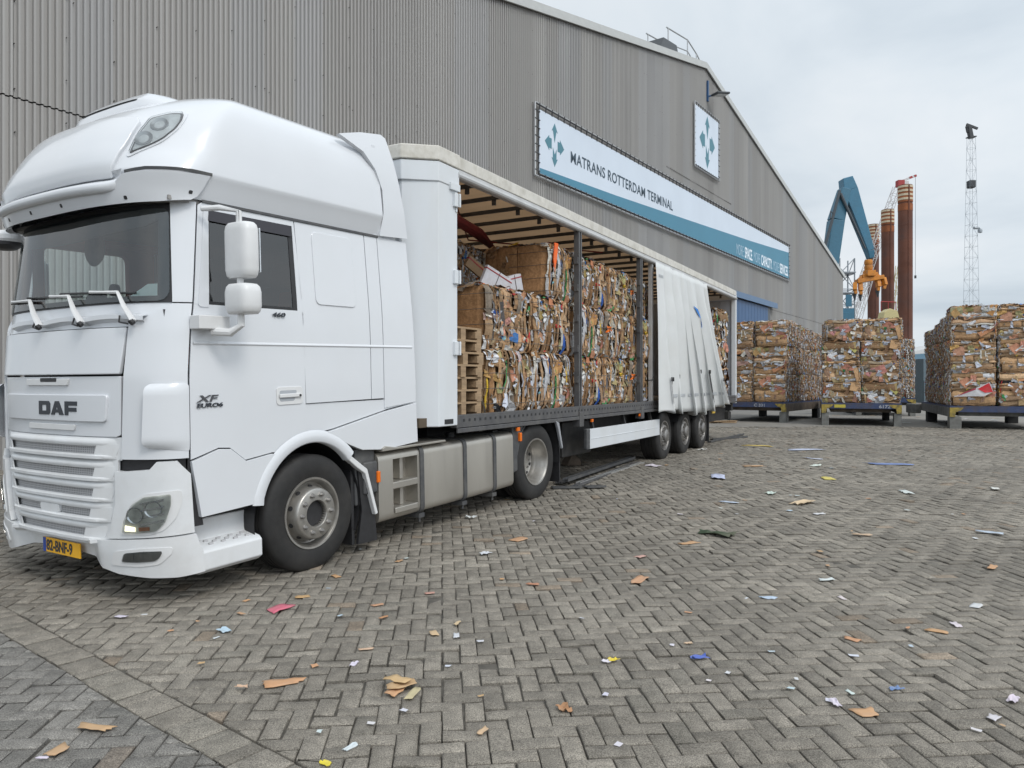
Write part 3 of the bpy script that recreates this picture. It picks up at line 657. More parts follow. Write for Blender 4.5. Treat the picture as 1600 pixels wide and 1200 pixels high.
#SPLIT
DX = -1.135
def build_tractor():
    T = tag(empty('tractor_unit', TMAT), 'white high-roofed articulated lorry tractor standing in front of the grey warehouse', 'truck')
    G = 0.006
    def side(p): return [(B(x), z) for x, z in p]
    # ---------------- cab shell
    m = MB()
    aw = A(1.17); aD = B(DX)
    arch = [(-.46, .70), (-.44, .80), (-.40, .90), (-.33, .98), (-.24, 1.055), (-.12, 1.115), (.02, 1.14), (.16, 1.135), (.30, 1.105), (.44, 1.06), (.58, .995)]
    for sg in (1, -1):
        def s_(p): return [(sg * a, z) for a, z in p]
        panel(m, s_([(A(1.165), 2.255), (aD - G, 2.255), (aD - G, 3.01), (A(1.12), 3.01)]), CAB, cell=.04)
        panel(m, s_([(A(.855), 1.115), (aD - G, 1.115), (aD - G, 2.245), (A(1.165), 2.245), (A(1.0), 2.13), (A(.90), 2.085)]), CAB, cell=.035)
        panel(m, s_(side([(-.022, 1.455), (.785, 1.455), (.785, 3.015), (-.06, 3.015)])), CAB, cell=.12)
        panel(m, s_(side([(.795, 1.455), (.965, 1.455), (.965, 3.015), (.795, 3.015)])), CAB, cell=.12)
        panel(m, s_(side([(.975, 1.36), (1.445, 1.40), (1.45, 1.6), (1.405, 3.02), (.975, 3.02)])), CAB, cell=.12, th=.04)
    panel(m, [(A(-1.165), 2.255), (A(-1.0), 2.13), (A(-.88), 2.085), (A(.88), 2.085), (A(1.0), 2.13), (A(1.165), 2.255)], CAB, off=-.02, th=.03, cell=.06)
    for far in ([(-1.10, 1.115), (-.06, 1.115), (-.06, 2.27), (-1.10, 2.27)], [(-1.10, 2.27), (-1.0, 2.27), (-1.0, 2.94), (-1.10, 3.01)], [(-.12, 2.27), (-.06, 2.27), (-.06, 3.01), (-.12, 2.94)], [(-1.0, 2.94), (-.12, 2.94), (-.06, 3.01), (-1.10, 3.01)]): panel(m, [(-a, z) for a, z in side(far)], CAB, cell=.12)
    m.box(.93, .97, .06, 2.44, 1.0, 3.9)                                           # rear wall
    m.build('cab_body', M['paint'], T, smooth=40)
    e = MB(); panel(e, rpoly(side([(.12, 2.31), (.615, 2.31), (.605, 2.95), (.12, 2.95)]), .06), CAB, off=.009, th=.01, cell=.1)
    e.build('blank_window_panel', M['paint'], T, smooth=30, bevel=.005)
    f = MB(); lip(f, line((B(-1.11), 1.952), (B(1.40), 1.952), 24), CAB, [(-.012, 0.0005), (0, .009), (.016, .002), (.018, .0005)]); f.build('body_crease', M['paint'], T)
    g = MB(); lip(g, line((B(-1.08), 3.022), (B(.98), 3.022), 24), CAB, [(-.012, .001), (-.010, .012), (.010, .012), (.014, .001)]); g.build('roof_gutter', M['darkgrey'], T)
    sm = MB(); panel(sm, side([(-.10, 1.15), (.04, 1.15), (.03, 2.2), (-.0, 3.0), (-.088, 3.0)]), CAB, off=-.022, th=.006, cell=.2); panel(sm, side([(.74, 1.2), (1.02, 1.2), (1.02, 3.0), (.74, 3.0)]), CAB, off=-.022, th=.006, cell=.2); sm.build('seam_backing', M['black'], T)  # black backing added behind the panel seams so the gaps read dark
    # inner floor, bulkhead, dash and ceiling close the cab
    i = MB(); i.box(-.95, .92, .06, 2.44, 1.12, 1.20); i.box(-1.3, -.95, .35, 2.15, 1.12, 1.20); i.box(.88, .925, .07, 2.43, 1.2, 3.0); i.box(-.9, .9, 2.40, 2.43, 1.2, 2.2)
    i.build('cab_floor', M['interior'], T, smooth=0)
    i = MB(); fr_o = [(-1.04, 1.95), (.10, 1.95), (.10, 2.98), (-1.04, 2.98)]; fr_i = rpoly([(-.97, 2.30), (-.17, 2.30), (-.17, 2.90), (-.97, 2.90)], .07, 3)
    k_ = len(fr_i) // 4
    for c_ in range(4):
        q_ = [fr_o[c_]] + [fr_o[(c_ + 1) % 4]] + [fr_i[((c_ + 1) % 4) * k_ + 0]] + [fr_i[(c_ * k_ + j_) % len(fr_i)] for j_ in range(k_ - 1, -1, -1)]
        i.prism(q_, 'y', 2.33, 2.40)
    i.box(-.95, .1, 2.05, 2.39, 2.955, 2.985); i.build('far_door_trim', pm('red_brown_trim', (.34, .07, .05), .75, var=.12), T, smooth=0)
    i = MB(); panel(i, [(-a, z) for a, z in side([(-1.0, 2.27), (-.12, 2.27), (-.12, 2.94), (-1.0, 2.94)])], CAB, off=-.006, th=.003, cell=.1); i.build('far_side_window', M['clearglass'], T, smooth=60)
    i = MB(); i.box(.86, .878, .08, 2.42, 1.9, 2.98); i.build('bunk_curtain', pm('bunk_curtain_grey', (.55, .60, .60), .9, var=.1, scale=1.2, streak=(1, 6, .2)), T, smooth=0)
    i = MB(); i.lathe([(.01, -.02), (.13, -.015), (.15, 0), (.13, .02), (.01, .03)], (-1.05, 1.35, 2.78), 'x', 20); i.box(-1.06, -1.04, 1.33, 1.37, 2.8, 2.98); i.build('kerb_view_mirror', M['darkgrey'], T)
    i = MB(); i.box(-1.10, -1.04, 1.20, 1.36, 2.23, 2.40); i.cyl((-1.12, 1.28, 2.33), .06, -.02, .03, 'x', 14); i.tube([(-1.1, .95, 2.22), (-1.1, .95, 2.36)], .012, 6); i.cyl((-1.12, .95, 2.40), .05, -.02, .02, 'x', 14); i.build('dash_device', M['black'], T)
    i = MB(); i.box(-1.2, .9, .09, 2.41, 3.0, 3.03); i.build('headliner', M['headliner'], T, smooth=0)
    i = MB(); panel(i, [(A(-1.13), 2.30), (A(-1.13), 1.9), (A(1.13), 1.9), (A(1.13), 2.30)], CAB, off=-.10, th=.25); i.box(-1.24, -.78, .12, 2.38, 1.95, 2.20); i.box(-.82, -.70, .15, 1.1, 1.95, 2.28)
    i.build('dashboard', M['interior'], T, smooth=30)
    for yc in (.62, 1.88):
        st = MB(); st.box(-.30, .25, yc - .26, yc + .26, 1.55, 1.72); st.obox((.22, yc, 2.10), ((.2, 0, 1), (0, 1, 0), (1, 0, -.2)), (.42, .26, .08)); st.obox((.32, yc, 2.62), ((.2, 0, 1), (0, 1, 0), (1, 0, -.2)), (.13, .15, .06))
        s = st.build('seat', M['seat'], T, bevel=.05)
        r = MB(); r.obox((.12, yc - .17, 2.12), ((.2, 0, 1), (0, 1, 0), (1, 0, -.2)), (.34, .08, .02)); r.build('seat_side_panel', M['seatred'], s, bevel=.02)
    w = MB(); c = Vector((-.62, .62, 2.16)); ax = Vector((.55, 0, .83)).normalized(); u = Vector((0, 1, 0)); v = ax.cross(u)
    w.tube([c + (u * math.cos(t) + v * math.sin(t)) * .23 for t in [k * math.pi / 12 for k in range(25)]], .016, 6); w.beam(c - u * .22, c + u * .22, .03); w.beam(c, c - ax * .25, .05); w.build('steering_wheel', M['black'], T)
    p = MB(); p.grid([[(-1.10 + .02 * k, .22 + .42 * q, 2.312 + .30 * k * .5) for k in range(2)] for q in range(2)]); p.v = [(-1.12, .40, 2.262), (-1.12, .98, 2.262), (-.97, .34, 2.43), (-.97, .74, 2.45)]; p.f = [[0, 1, 3, 2]]; p.m = [0]; p.c = [None]
    p.build('document', pm('document_paper', (0.80, 0.90, 0.88), .6, var=.04), T, smooth=0)
    # ---------------- windscreen
    gl = rpoly([(A(-1.15), 2.265), (A(1.15), 2.265), (A(1.115), 2.955), (A(-1.115), 2.955)], [.10, .10, .06, .06])
    b = MB()
    inn = [(A(-1.075), 2.305), (A(1.075), 2.305), (A(1.045), 2.93), (A(-1.045), 2.93)]
    o4 = [(A(-1.165), 2.255), (A(1.165), 2.255), (A(1.12), 2.99), (A(-1.12), 2.99)]
    for k in range(4): panel(b, [o4[k], o4[(k + 1) % 4], inn[(k + 1) % 4], inn[k]], CAB, off=-.012, th=.02, cell=.06)
    # dark shade band along the top of the glass, drooping in the middle
    band = [(A(-1.045), 2.93), (A(-1.045), 2.86)] + [(A(1.045 * t), 2.86 - .075 * (1 - t * t) - .02) for t in np.linspace(-.9, .9, 15)] + [(A(1.045), 2.87), (A(1.045), 2.93)]
    panel(b, band, CAB, off=-.012, th=.02, cell=.06)
    b.build('windscreen_surround', M['black'], T, smooth=40)
    w = MB(); panel(w, gl, CAB, off=-.004, th=.004, cell=.05); w.build('windscreen', M['glass'], T, smooth=60)
    for db, dk_, dt_, d0 in ((-.055, -.303, -.74, -.62), (.505, .282, -.02, -.05), (.971, .814, .517, .46)):
        wp = MB()
        base = CAB(A(db), 2.105, .055); kn = CAB(A(dk_), 2.325, .045); tip = CAB(A(dt_), 2.345, .03)
        wp.tube([base, [base[i] * .5 + kn[i] * .5 + (-.01 if i == 0 else 0) for i in range(3)], kn], [.028, .022, .014], 8, flat=.6); wp.tube([kn, [kn[i] * .4 + tip[i] * .6 for i in range(3)], tip], [.014, .010, .012], 6)
        ww = wp.build('wiper', M['plastic'], T)
        bl = MB(); bl.tube([CAB(A(max(dt_ - .42, -1.1)), 2.36, .012), CAB(A(dt_), 2.34, .016), CAB(A(min(dt_ + .42, .98)), 2.322, .012)], .009, 5); bl.build('wiper_blade', M['black'], ww)
        cc_ = MB(); cc_.tube([base, [base[0] - .02, base[1] + .0, base[2] - .015]], .022, 10); cc_.build('pivot_cap', M['black'], ww)
        cp = MB(); lip(cp, [(A(d0 + t), 2.135 + .02 * math.sin(math.pi * (t + .02) / .6)) for t in np.linspace(-.02, .56, 9)], CAB, [(-.035, -.02), (-.02, .028), (.01, .034), (.028, -.015)]); cp.build('cowl_moulding', M['paint'], T)
        kb = MB(); kb.tube([CAB(A(db - .12), 2.15, .04), CAB(A(db - .10), 2.10, .06), CAB(A(db - .03), 2.085, .06)], .007, 5); kb.build('washer_hose', M['black'], ww)
    # ---------------- door with tinted window
    d = MB(); wx0, wx1, wz0, wz1 = -.985, -.100, 2.265, 2.955
    zb = [(DX + .008, 1.10), (-.90, 1.165), (-.80, 1.155), (-.66, 1.045), (-.40, 1.075), (-.24, 1.062), (-.12, 1.122), (-.03, 1.145)]
    panel(d, side(zb + [(-.03, wz0 - .02), (DX + .008, wz0 - .02)]), CAB, cell=.10)
    win = [(wx0, wz0 - .02), (wx1 + .01, wz0 - .02), (wx1 + .01, wz1 + .015), (wx0 + .01, wz1 + .015)]
    panel(d, side([(DX + .008, wz0 - .02), (wx0, wz0 - .02), (wx0, wz1 + .01), (DX + .008, 2.99)]), CAB, cell=.06)
    panel(d, side([(wx1 + .01, wz0 - .02), (-.03, wz0 - .02), (-.07, 3.012), (wx1 + .01, 3.012)]), CAB, cell=.10)
    panel(d, side([(DX + .008, 2.99), (wx0, wz1 + .01), (wx1 + .01, wz1 + .01), (wx1 + .01, 3.012), (-1.08, 3.012)]), CAB, cell=.08)
    door = d.build('door', M['paint'], T, smooth=40)
    fr = MB(); o4 = [(wx0, wz0 - .02), (wx1 + .01, wz0 - .02), (wx1 + .01, wz1 + .01), (wx0, wz1 + .01)]; i4 = [(wx0 + .02, wz0 + .005), (wx1 - .035, wz0 + .005), (wx1 - .035, wz1 - .03), (wx0 + .02, wz1 - .03)]
    for k in range(4): panel(fr, side([o4[k], o4[(k + 1) % 4], i4[(k + 1) % 4], i4[k]]), CAB, off=-.004, th=.02, cell=.1)
    panel(fr, side([(-.87, wz0), (-.835, wz0), (-.80, wz1 - .25), (-.84, wz1 - .02), (-.90, wz1 - .02)]), CAB, off=-.03, th=.02, cell=.1)
    fr.build('window_frame', M['black'], door, smooth=0)
    sg = MB(); panel(sg, side([(wx0, wz0 - .01), (wx1, wz0 - .01), (wx1, wz1), (wx0, wz1)]), CAB, off=-.008, th=.003, cell=.1); sg.build('side_window', M['sideglass'], door, smooth=60)
    wd = MB(); panel(wd, side([(wx0 - .01, wz1 - .075), (wx1 - .01, wz1 - .085), (wx1 - .02, wz1 + .005), (wx0, wz1 + .005)]), CAB, off=.012, th=.008, cell=.15); wd.build('wind_deflector', pm('smoked_plastic', (.03, .028, .035), .2, var=.05), door)
    ov = MB(); panel(ov, rpoly(side([(-1.095, 2.225), (-.988, 2.225), (-.988, 2.975), (-1.06, 2.975)]), [.04, .0, .0, .05]), CAB, off=.007, th=.008, cell=.06); ov.build('quarter_trim', M['paint'], door, smooth=30)
    h = MB(); panel(h, rpoly(side([(-.345, 1.455), (-.065, 1.455), (-.065, 1.605), (-.345, 1.605)]), .035), CAB, off=.008, th=.01, cell=.2); hb = h.build('door_handle', M['plastic'], door, bevel=.004)
    h = MB(); panel(h, rpoly(side([(-.315, 1.485), (-.16, 1.485), (-.13, 1.575), (-.315, 1.575)]), .02), CAB, off=.009, th=.005, cell=.2); h.build('handle_recess', pm('handle_recess_grey', (.38, .40, .43), .4, var=.05), hb, smooth=0)
    h = MB(); h.box(-.325, -.09, -.026, -.012, 1.515, 1.548); h.build('handle_grip', M['plastic'], hb, bevel=.008)
    h = MB(); h.cyl((-.11, 0, 1.53), .011, -.030, -.01, 'y', 10); h.build('key_lock', M['black'], hb)
    for s, x, z, sz, sx, sh, mt in (('XF', -1.08, 1.518, .072, 1.9, .28, 'chrome'), ('EURO6', -1.085, 1.478, .042, 1.7, .15, 'letter'), ('460', -.37, 2.183, .050, 1.75, .15, 'letter')):
        t = MB(); text_mesh(t, s, sz, lambda X, Y, Z: (x + X, -.007 + Z, z + Y), depth=.004, sx=sx, shear=sh, bold=.0008); t.build('badge_lettering', M[mt], door, smooth=0)
    # ---------------- lower side skirts, wheel arch
    s = MB(); panel(s, side([(-1.125, 1.085), (-1.065, .665), (-.56, .685), (-.50, .86), (-.43, .985), (-.355, 1.055), (-.41, 1.065), (-.66, 1.035), (-.80, 1.145), (-.90, 1.155)]), CAB, off=.012, th=.05, cell=.06)
    s.build('step_cover_panel', M['paint'], T, smooth=25, bevel=.012)
    s = MB(); panel(s, side([(-.02, 1.16), (.10, 1.19), (.30, 1.215), (.965, 1.335), (1.01, 1.345), (1.44, 1.395), (1.445, 1.43), (.975, 1.44), (.3, 1.448), (-.022, 1.448)]), CAB, off=-.012, th=.03, cell=.08)
    s.build('side_skirt_upper', M['paint'], T, smooth=30)
    s = MB(); panel(s, side([(.05, 1.165), (.30, 1.205), (.96, 1.325), (1.44, 1.385), (1.455, .985), (.96, .955), (.64, .985), (.50, 1.04), (.36, 1.10), (.2, 1.145)]), CAB, off=.012, th=.05, cell=.06)
    s.build('side_skirt', M['paint'], T, smooth=25, bevel=.014)
    a = MB(); pth = [(B(x), z) for x, z in [(-.555, .665)] + [(.03 + math.cos(t) * .615, .50 + math.sin(t) * .665) for t in np.linspace(math.radians(160), math.radians(42), 22)]]
    lip(a, pth, CAB, [(-.055, -.05), (-.052, .012), (-.04, .024), (.035, .018), (.055, .006)]); a.build('wheel_arch_trim', M['paint'], T, smooth=60)
    a = MB(); rows = []
    for t in np.linspace(math.radians(190), math.radians(-25), 26): rows.append([(.03 + math.cos(t) * .60, y, .50 + math.sin(t) * .62) for y in (.03, .2, .5, .62)])
    a.grid(rows); a.box(-.6, .7, .60, .64, .3, 1.15); a.build('wheel_arch_liner', M['black'], T, smooth=60)
    a = MB(); a.prism([(.46, .97), (.60, .87), (.70, .80), (.835, .36), (.80, .345), (.665, .76), (.56, .83), (.43, .93)], 'y', -.015, .05); a.build('mudguard_edge', M['plastic'], T, bevel=.01)
    a = MB(); a.prism([(.62, .78), (.70, .78), (.835, .36), (.86, .09), (.60, .10), (.66, .4)], 'y', .03, .06); a.box(.55, .585, .06, .60, .10, .80); a.build('mudflap', M['black'], T, smooth=0)
    st = MB(); st.prism([(-.012, .265), (.03, .235), (.4, .235), (.4, .62), (.165, .62), (.155, .455), (.02, .425), (-.012, .40)], 'x', -1.09, -.525); sp = st.build('entry_step', M['bumper'], T, bevel=.012)
    tr = MB()
    for k in range(7):
        for q in range(3):
            if (k + q) % 2 == 0: tr.box(-.97 + k * .055, -.935 + k * .055, .045 + q * .032, .062 + q * .032, .432 + q * .0068, .446 + q * .0068)
    tr.build('step_tread', pm('tread_shadow_grey', (.45, .45, .46), .6), sp, smooth=0)
    uf = MB(); uf.box(-1.06, -.54, .12, .42, .63, .69); uf.box(-1.2, -.5, .42, 2.4, .3, 1.1); uf.build('cab_underframe', M['chassis'], T, smooth=0)
    # ---------------- bonnet flap and grille panel
    b = MB(); panel(b, rpoly([(A(-.85), 1.735), (A(.85), 1.735), (A(.89), 2.075), (A(-.89), 2.075)], .015), CAB, off=.006, th=.03, cell=.06); b.build('bonnet_flap', M['paint'], T, bevel=.008)
    b = MB(); panel(b, rpoly([(A(-.83), 1.29), (A(-.80), 1.275), (A(.80), 1.275), (A(.84), 1.29), (A(.85), 1.722), (A(-.85), 1.722)], .01), CAB, off=-.012, th=.03, cell=.06)
    gp = b.build('grille_panel', M['paint'], T, bevel=.004)
    b = MB(); panel(b, rpoly([(A(-.72), 1.385), (A(.72), 1.385), (A(.74), 1.585), (A(-.74), 1.585)], .03), CAB, off=.008, th=.02, cell=.06); b.build('badge_panel', M['paint'], gp, bevel=.006)
    b = MB(); panel(b, rpoly([(A(-.33), 1.655), (A(.28), 1.655), (A(.30), 1.705), (A(-.33), 1.705)], [.01, .01, .01, .01]), CAB, off=.004, th=.02, cell=.06); b.build('flap_handle', M['plastic'], gp, bevel=.004)
    b = MB(); panel(b, rpoly([(A(-.10), 1.682), (A(.14), 1.682), (A(.14), 1.712), (A(-.10), 1.712)], .012), CAB, off=.0055, th=.003, cell=.06); b.build('handle_slot', M['black'], gp)
    b = MB(); panel(b, rpoly([(A(-.30), 1.315), (A(.36), 1.315), (A(.38), 1.36), (A(-.30), 1.36)], .015), CAB, off=.002, th=.015, cell=.06); b.build('lower_ledge', M['plastic'], gp, bevel=.004)
    lt = MB()
    def glyph(pl, d0): panel(lt, [(A(d0 + x), 1.430 + z) for x, z in pl], CAB, off=.0125, th=.006, cell=.03)
    t_ = .046; h_ = .105
    glyph([(0, 0), (t_, 0), (t_, h_), (0, h_)], -.112); glyph([(t_, h_ - .03), (.112, h_ - .03), (.148, h_), (t_, h_)], -.112); glyph([(t_, 0), (.148, 0), (.112, .03), (t_, .03)], -.112); glyph([(.112, .03), (.148, 0), (.168, .018), (.168, h_ - .018), (.148, h_), (.112, h_ - .03)], -.112)
    glyph([(0, 0), (.050, 0), (.105, h_), (.060, h_)], .068); glyph([(.066, h_), (.115, h_), (.180, 0), (.120, 0)], .068); glyph([(.056, .018), (.110, .018), (.102, .042), (.068, .042)], .068)
    glyph([(0, 0), (t_, 0), (t_, h_), (0, h_)], .262); glyph([(t_, h_ - .032), (.158, h_ - .032), (.158, h_), (t_, h_)], .262); glyph([(t_, .028), (.150, .028), (.150, .058), (t_, .058)], .262)
    lt.build('maker_lettering', M['letter'], gp, smooth=0)
    # grille slats with mesh slots: (top z, half width of the slot, flank half width)
    gr = MB(); panel(gr, [(A(-.45), .465), (A(.45), .465), (A(.62), .50), (A(.735), .595), (A(.795), .79), (A(.808), 1.10), (A(.845), 1.13), (A(.845), 1.27), (A(-.845), 1.27), (A(-.845), 1.13), (A(-.808), 1.10), (A(-.795), .79), (A(-.735), .595), (A(-.62), .50)], CAB, off=-.02, th=.02, cell=.07); grille = gr.build('grille', M['bumper'], T)
    slots = [(1.215, .64, .84, 1), (1.050, .62, .805, 1), (.897, .60, .79, 1), (.745, .56, .77, 2), (.598, .49, .70, 1)]
    for zt, hw, fw, nslot in slots:
        segs = [(-hw, hw)] if nslot == 1 else [(-hw, -.12), (.12, hw)]
        for q0, q1 in segs:
            ms = MB(); panel(ms, [(A(q0), zt - .012), (A(q0 + .03), zt - .068), (A(q1 - .03), zt - .068), (A(q1), zt - .012)], CAB, off=-.016, th=.004, cell=.06); ms.build('grille_mesh', M['mesh'], grille, smooth=0)
        sl = MB()
        # upper brow rolls over the slot; lower lip below it; both fade out at the flanks
        def prow(d, z, o):
            k = max(0.0, min(1.0, (fw - abs(d)) / (fw - hw * .96))); k = k * k * (3 - 2 * k)
            return CAB(A(d), z, -.024 + (o + .024) * k)
        ds = np.linspace(-fw, fw, 41)
        sl.grid([[prow(d, zt + z, o) for z, o in ((.058, -.024), (.045, -.004), (.03, .014), (.004, .016), (-.008, .006), (-.012, -.012))] for d in ds])
        sl.grid([[prow(d, zt + z, o) for z, o in ((-.068, -.012), (-.070, .010), (-.078, .026), (-.098, .026), (-.106, .008), (-.112, -.024))] for d in ds])
        if nslot == 2: panel(sl, rpoly([(A(-.125), zt - .075), (A(.125), zt - .075), (A(.14), zt - .005), (A(-.14), zt - .005)], .03), CAB, off=.012, th=.03, cell=.05)
        for sgn in (1, -1):
            q = [(A(sgn * (fw - .01)), zt + .01), (A(sgn * (hw - .005)), zt + .005), (A(sgn * (hw - .035)), zt - .078), (A(sgn * (fw - .05)), zt - .085)]
            panel(sl, q, CAB, off=lambda a, z: .012 - .036 * max(0, min(1, (abs(a) - A(hw)) / (A(fw) - A(hw)))), th=.008, cell=.05)
        sl.build('grille_slat', M['bumper'], grille, smooth=50)
    for sg in (1, -1):
        dk = MB()
        panel(dk, [(sg * A(.78), 1.0), (sg * A(1.02), 1.02), (sg * B(-1.15), 1.02), (sg * B(-1.15), 1.118), (sg * A(.78), 1.118)], CAB, off=-.05, th=.02, cell=.06)
        panel(dk, [(sg * (B(-1.16)), .60), (sg * B(-1.03), .60), (sg * B(-1.08), 1.12), (sg * B(-1.14), 1.12)], CAB, off=-.025, th=.02, cell=.06)
        dk.build('bumper_gap', M['black'], T, smooth=30)
    # ---------------- bumper
    for sg in (1, -1):
        bm_ = MB()
        def s_(p): return [(sg * a, z) for a, z in p]
        panel(bm_, s_([(A(.695), .53), (A(.95), .545), (B(-1.125), .568), (B(-1.135), 1.0), (A(1.206), 1.10), (A(1.111), 1.098), (A(1.068), 1.042), (A(.867), 1.027), (A(.815), 1.03), (A(.802), .793), (A(.746), .592)]), CAB, off=.018, th=.05, cell=.04)
        bp = bm_.build('bumper', M['bumper'], T, smooth=30, bevel=.012)
    lo = MB()
    nearp = [(A(.0), .505), (A(.40), .512), (A(.56), .515), (A(.69), .522), (A(.95), .536), (B(-1.12), .558), (B(-1.08), .42), (B(-1.085), .268), (A(1.18), .255), (A(1.03), .257), (A(.79), .278), (A(.70), .300), (A(.60), .322), (A(.48), .345), (A(.3), .362), (A(0), .372)]
    panel(lo, nearp + [(-a, z) for a, z in nearp[::-1][1:-1]], CAB, off=lambda a, z: -.06 + .09 * min(1, max(0, (abs(a) - A(.46)) / .18)) + (.05 if z > .462 and abs(a) < A(.6) else 0), th=.06, cell=.035)
    lo.build('bumper_spoiler', M['bumper'], bp, smooth=30, bevel=.014)
    und = MB(); und.box(-1.28, -1.0, .35, 2.15, .33, .55); und.box(-1.38, -1.25, .55, 1.95, .44, 1.2); und.build('bumper_beam', M['chassis'], bp, smooth=0)
    pl = MB(); xk = -1.478; pl.box(xk, xk + .012, .90, 1.44, .335, .45); pn = pl.build('number_plate', M['plate'], T, bevel=.003)
    q = MB(); q.box(xk - .0015, xk, 1.393, 1.438, .337, .448); q.build('plate_band', M['eublue'], pn, smooth=0)
    t = MB(); text_mesh(t, '82-BNF-9', .115, lambda X, Y, Z: (xk - .002 + Z * .3, 1.385 - X, .355 + Y), depth=.0015, sx=.84, bold=.0035); t.build('plate_lettering', M['letter'], pn, smooth=0)
    HL = [(A(.868), .587), (A(.887), .673), (A(.949), .791), (A(1.036), .85), (A(1.179), .866), (A(1.177), .786), (A(1.152), .673), (A(1.10), .60), (A(.992), .587)]
    FG = [(A(.845), .377), (A(.879), .444), (A(1.027), .456), (A(1.131), .457), (A(1.109), .41), (A(1.078), .388), (A(.973), .378)]
    for sg in (1, -1):
        def s_(p): return [(sg * a, z) for a, z in p]
        hl = MB(); panel(hl, rpoly(s_([(A(.837), .57), (A(.874), .691), (A(.941), .809), (A(1.044), .872), (A(1.219), .891), (A(1.217), .789), (A(1.194), .686), (A(1.138), .602), (A(1.05), .57)]), .03), CAB, off=.024, th=.012, cell=.05); hd = hl.build('headlight', M['plastic'], T, smooth=30)
        r = MB(); panel(r, rpoly(s_(HL), .02), CAB, off=.026, th=.01, cell=.04); r.build('lamp_bowl', M['lampbowl'], hd, smooth=30)
        rf = MB()
        for dd, zz, rr in ((.965, .715, .062), (1.085, .76, .062)): 
            c0 = CAB(sg * A(dd), zz, .025); n0 = np.array(CAB(sg * A(dd), zz, .03)) - np.array(c0); ax = Vector(n0).normalized(); u_ = ax.cross(Vector((0, 0, 1))).normalized(); v_ = ax.cross(u_)
            rows = [[tuple(Vector(c0) + ax * (-.02 + .028 * f) + (u_ * math.cos(k) + v_ * math.sin(k) * .9) * rr * f2) for k in np.linspace(0, 2 * math.pi, 25)] for f, f2 in ((0, .05), (.1, .4), (.5, .8), (1, 1), (1, 1.06))]
            rf.grid(rows)
        for kk in range(4): panel(rf, s_([(A(1.0), .640 + kk * .05), (A(1.145), .665 + kk * .05), (A(1.145), .685 + kk * .05), (A(1.0), .652 + kk * .05)]), CAB, off=.030, th=.004, cell=.06)
        rf.build('reflector', M['reflector'], hd, smooth=60)
        dl = MB(); panel(dl, s_([(A(.885), .598), (A(.965), .597), (A(.965), .628), (A(.890), .640)]), CAB, off=.031, th=.004, cell=.04); dl.build('running_light', M['lit'] if sg == 1 else M['reflector'], hd, smooth=0)
        am = MB(); panel(am, s_([(A(.99), .60), (A(1.06), .606), (A(1.06), .632), (A(.99), .628)]), CAB, off=.031, th=.004, cell=.04); am.build('indicator', pm('indicator_lens', (.35, .13, .05), .2), hd, smooth=0)
        ln = MB(); panel(ln, rpoly(s_(HL), .02), CAB, off=.040, th=.004, cell=.04); ln.build('lens', M['lampglass'], hd, smooth=60)
        fg = MB(); panel(fg, rpoly(s_([(A(.745), .345), (A(.785), .447), (A(1.020), .478), (A(1.175), .481), (A(1.175), .442), (A(1.103), .360), (A(.967), .342)]), .03), CAB, off=.036, th=.012, cell=.05); fd = fg.build('fog_light', M['plastic'], T, smooth=30)
        q = MB(); panel(q, rpoly(s_(FG), .02), CAB, off=.038, th=.01, cell=.05); q.build('fog_bowl', pm('fog_lamp_grey', (.22, .23, .235), .25, metal=.5), fd, smooth=30)
        q = MB(); panel(q, rpoly(s_(FG), .02), CAB, off=.044, th=.004, cell=.05); q.build('lens', M['lampglass'], fd, smooth=60)
    # corner air deflectors
    for sg in (1, -1):
        f = MB(); aL, aR = A(1.045), B(-1.135)
        def offn(a, z): t = (abs(a) - aL) / (aR - aL); e = min(1, (z - 1.19) / .05, (1.67 - z) / .05); return .002 + max(0, e) ** .5 * (.048 * (1 - t) ** .8 + .012 * (1 - t) + .006)
        panel(f, rpoly([(sg * a, z) for a, z in [(aL, 1.20), (aR, 1.165), (aR, 1.66), (aL + .02, 1.665)]], [.05, .02, .03, .05]), CAB, off=offn, th=.012, cell=.03); f.build('corner_deflector', M['paint'], T, smooth=50)
    # ---------------- roof fairing
    r = MB(); zs = [3.03, 3.12, 3.19, 3.215, 3.235, 3.29, 3.35, 3.42, 3.50, 3.58, 3.65, 3.72, 3.78, 3.83, 3.87, 3.91, 3.94, 3.965, 3.985, 4.0, 4.01, 4.016]
    aa = [B(1.0), B(.8), B(.6), B(.4), B(.2), B(0), B(-.2), B(-.4), B(-.6), B(-.8), B(-.95)] + [LC * t for t in np.linspace(1, 0, 26)]; aa = aa + [-a for a in aa[-2::-1]]
    r.grid([[ROOF(a, z) for a in aa] for z in zs]); top = [ROOF(a, zs[-1]) for a in aa]; r.add(top, [list(range(len(top)))])
    r.add([(1.0, .04, 3.03), (1.0, 2.46, 3.03), (1.0, 2.4, 3.6), (1.0, 2.0, 4.0), (1.0, .5, 4.0), (1.0, .1, 3.6)], [(0, 1, 2, 3, 4, 5)])
    rf = r.build('roof_fairing', M['paint'], T, smooth=50)
    fp = MB(); edge = [(A(.80), 3.17), (A(.815), 3.28), (A(.83), 3.38), (A(.835), 3.50), (A(.83), 3.61), (A(.79), 3.655), (A(.70), 3.665), (A(.4), 3.69), (A(.15), 3.70)]
    def fo(a, z): return .035
    panel(fp, edge + [(-a, z) for a, z in edge[::-1]], ROOF, off=.030, th=.05, cell=.06); fp.build('front_panel', M['paint'], rf, smooth=40, bevel=.018)
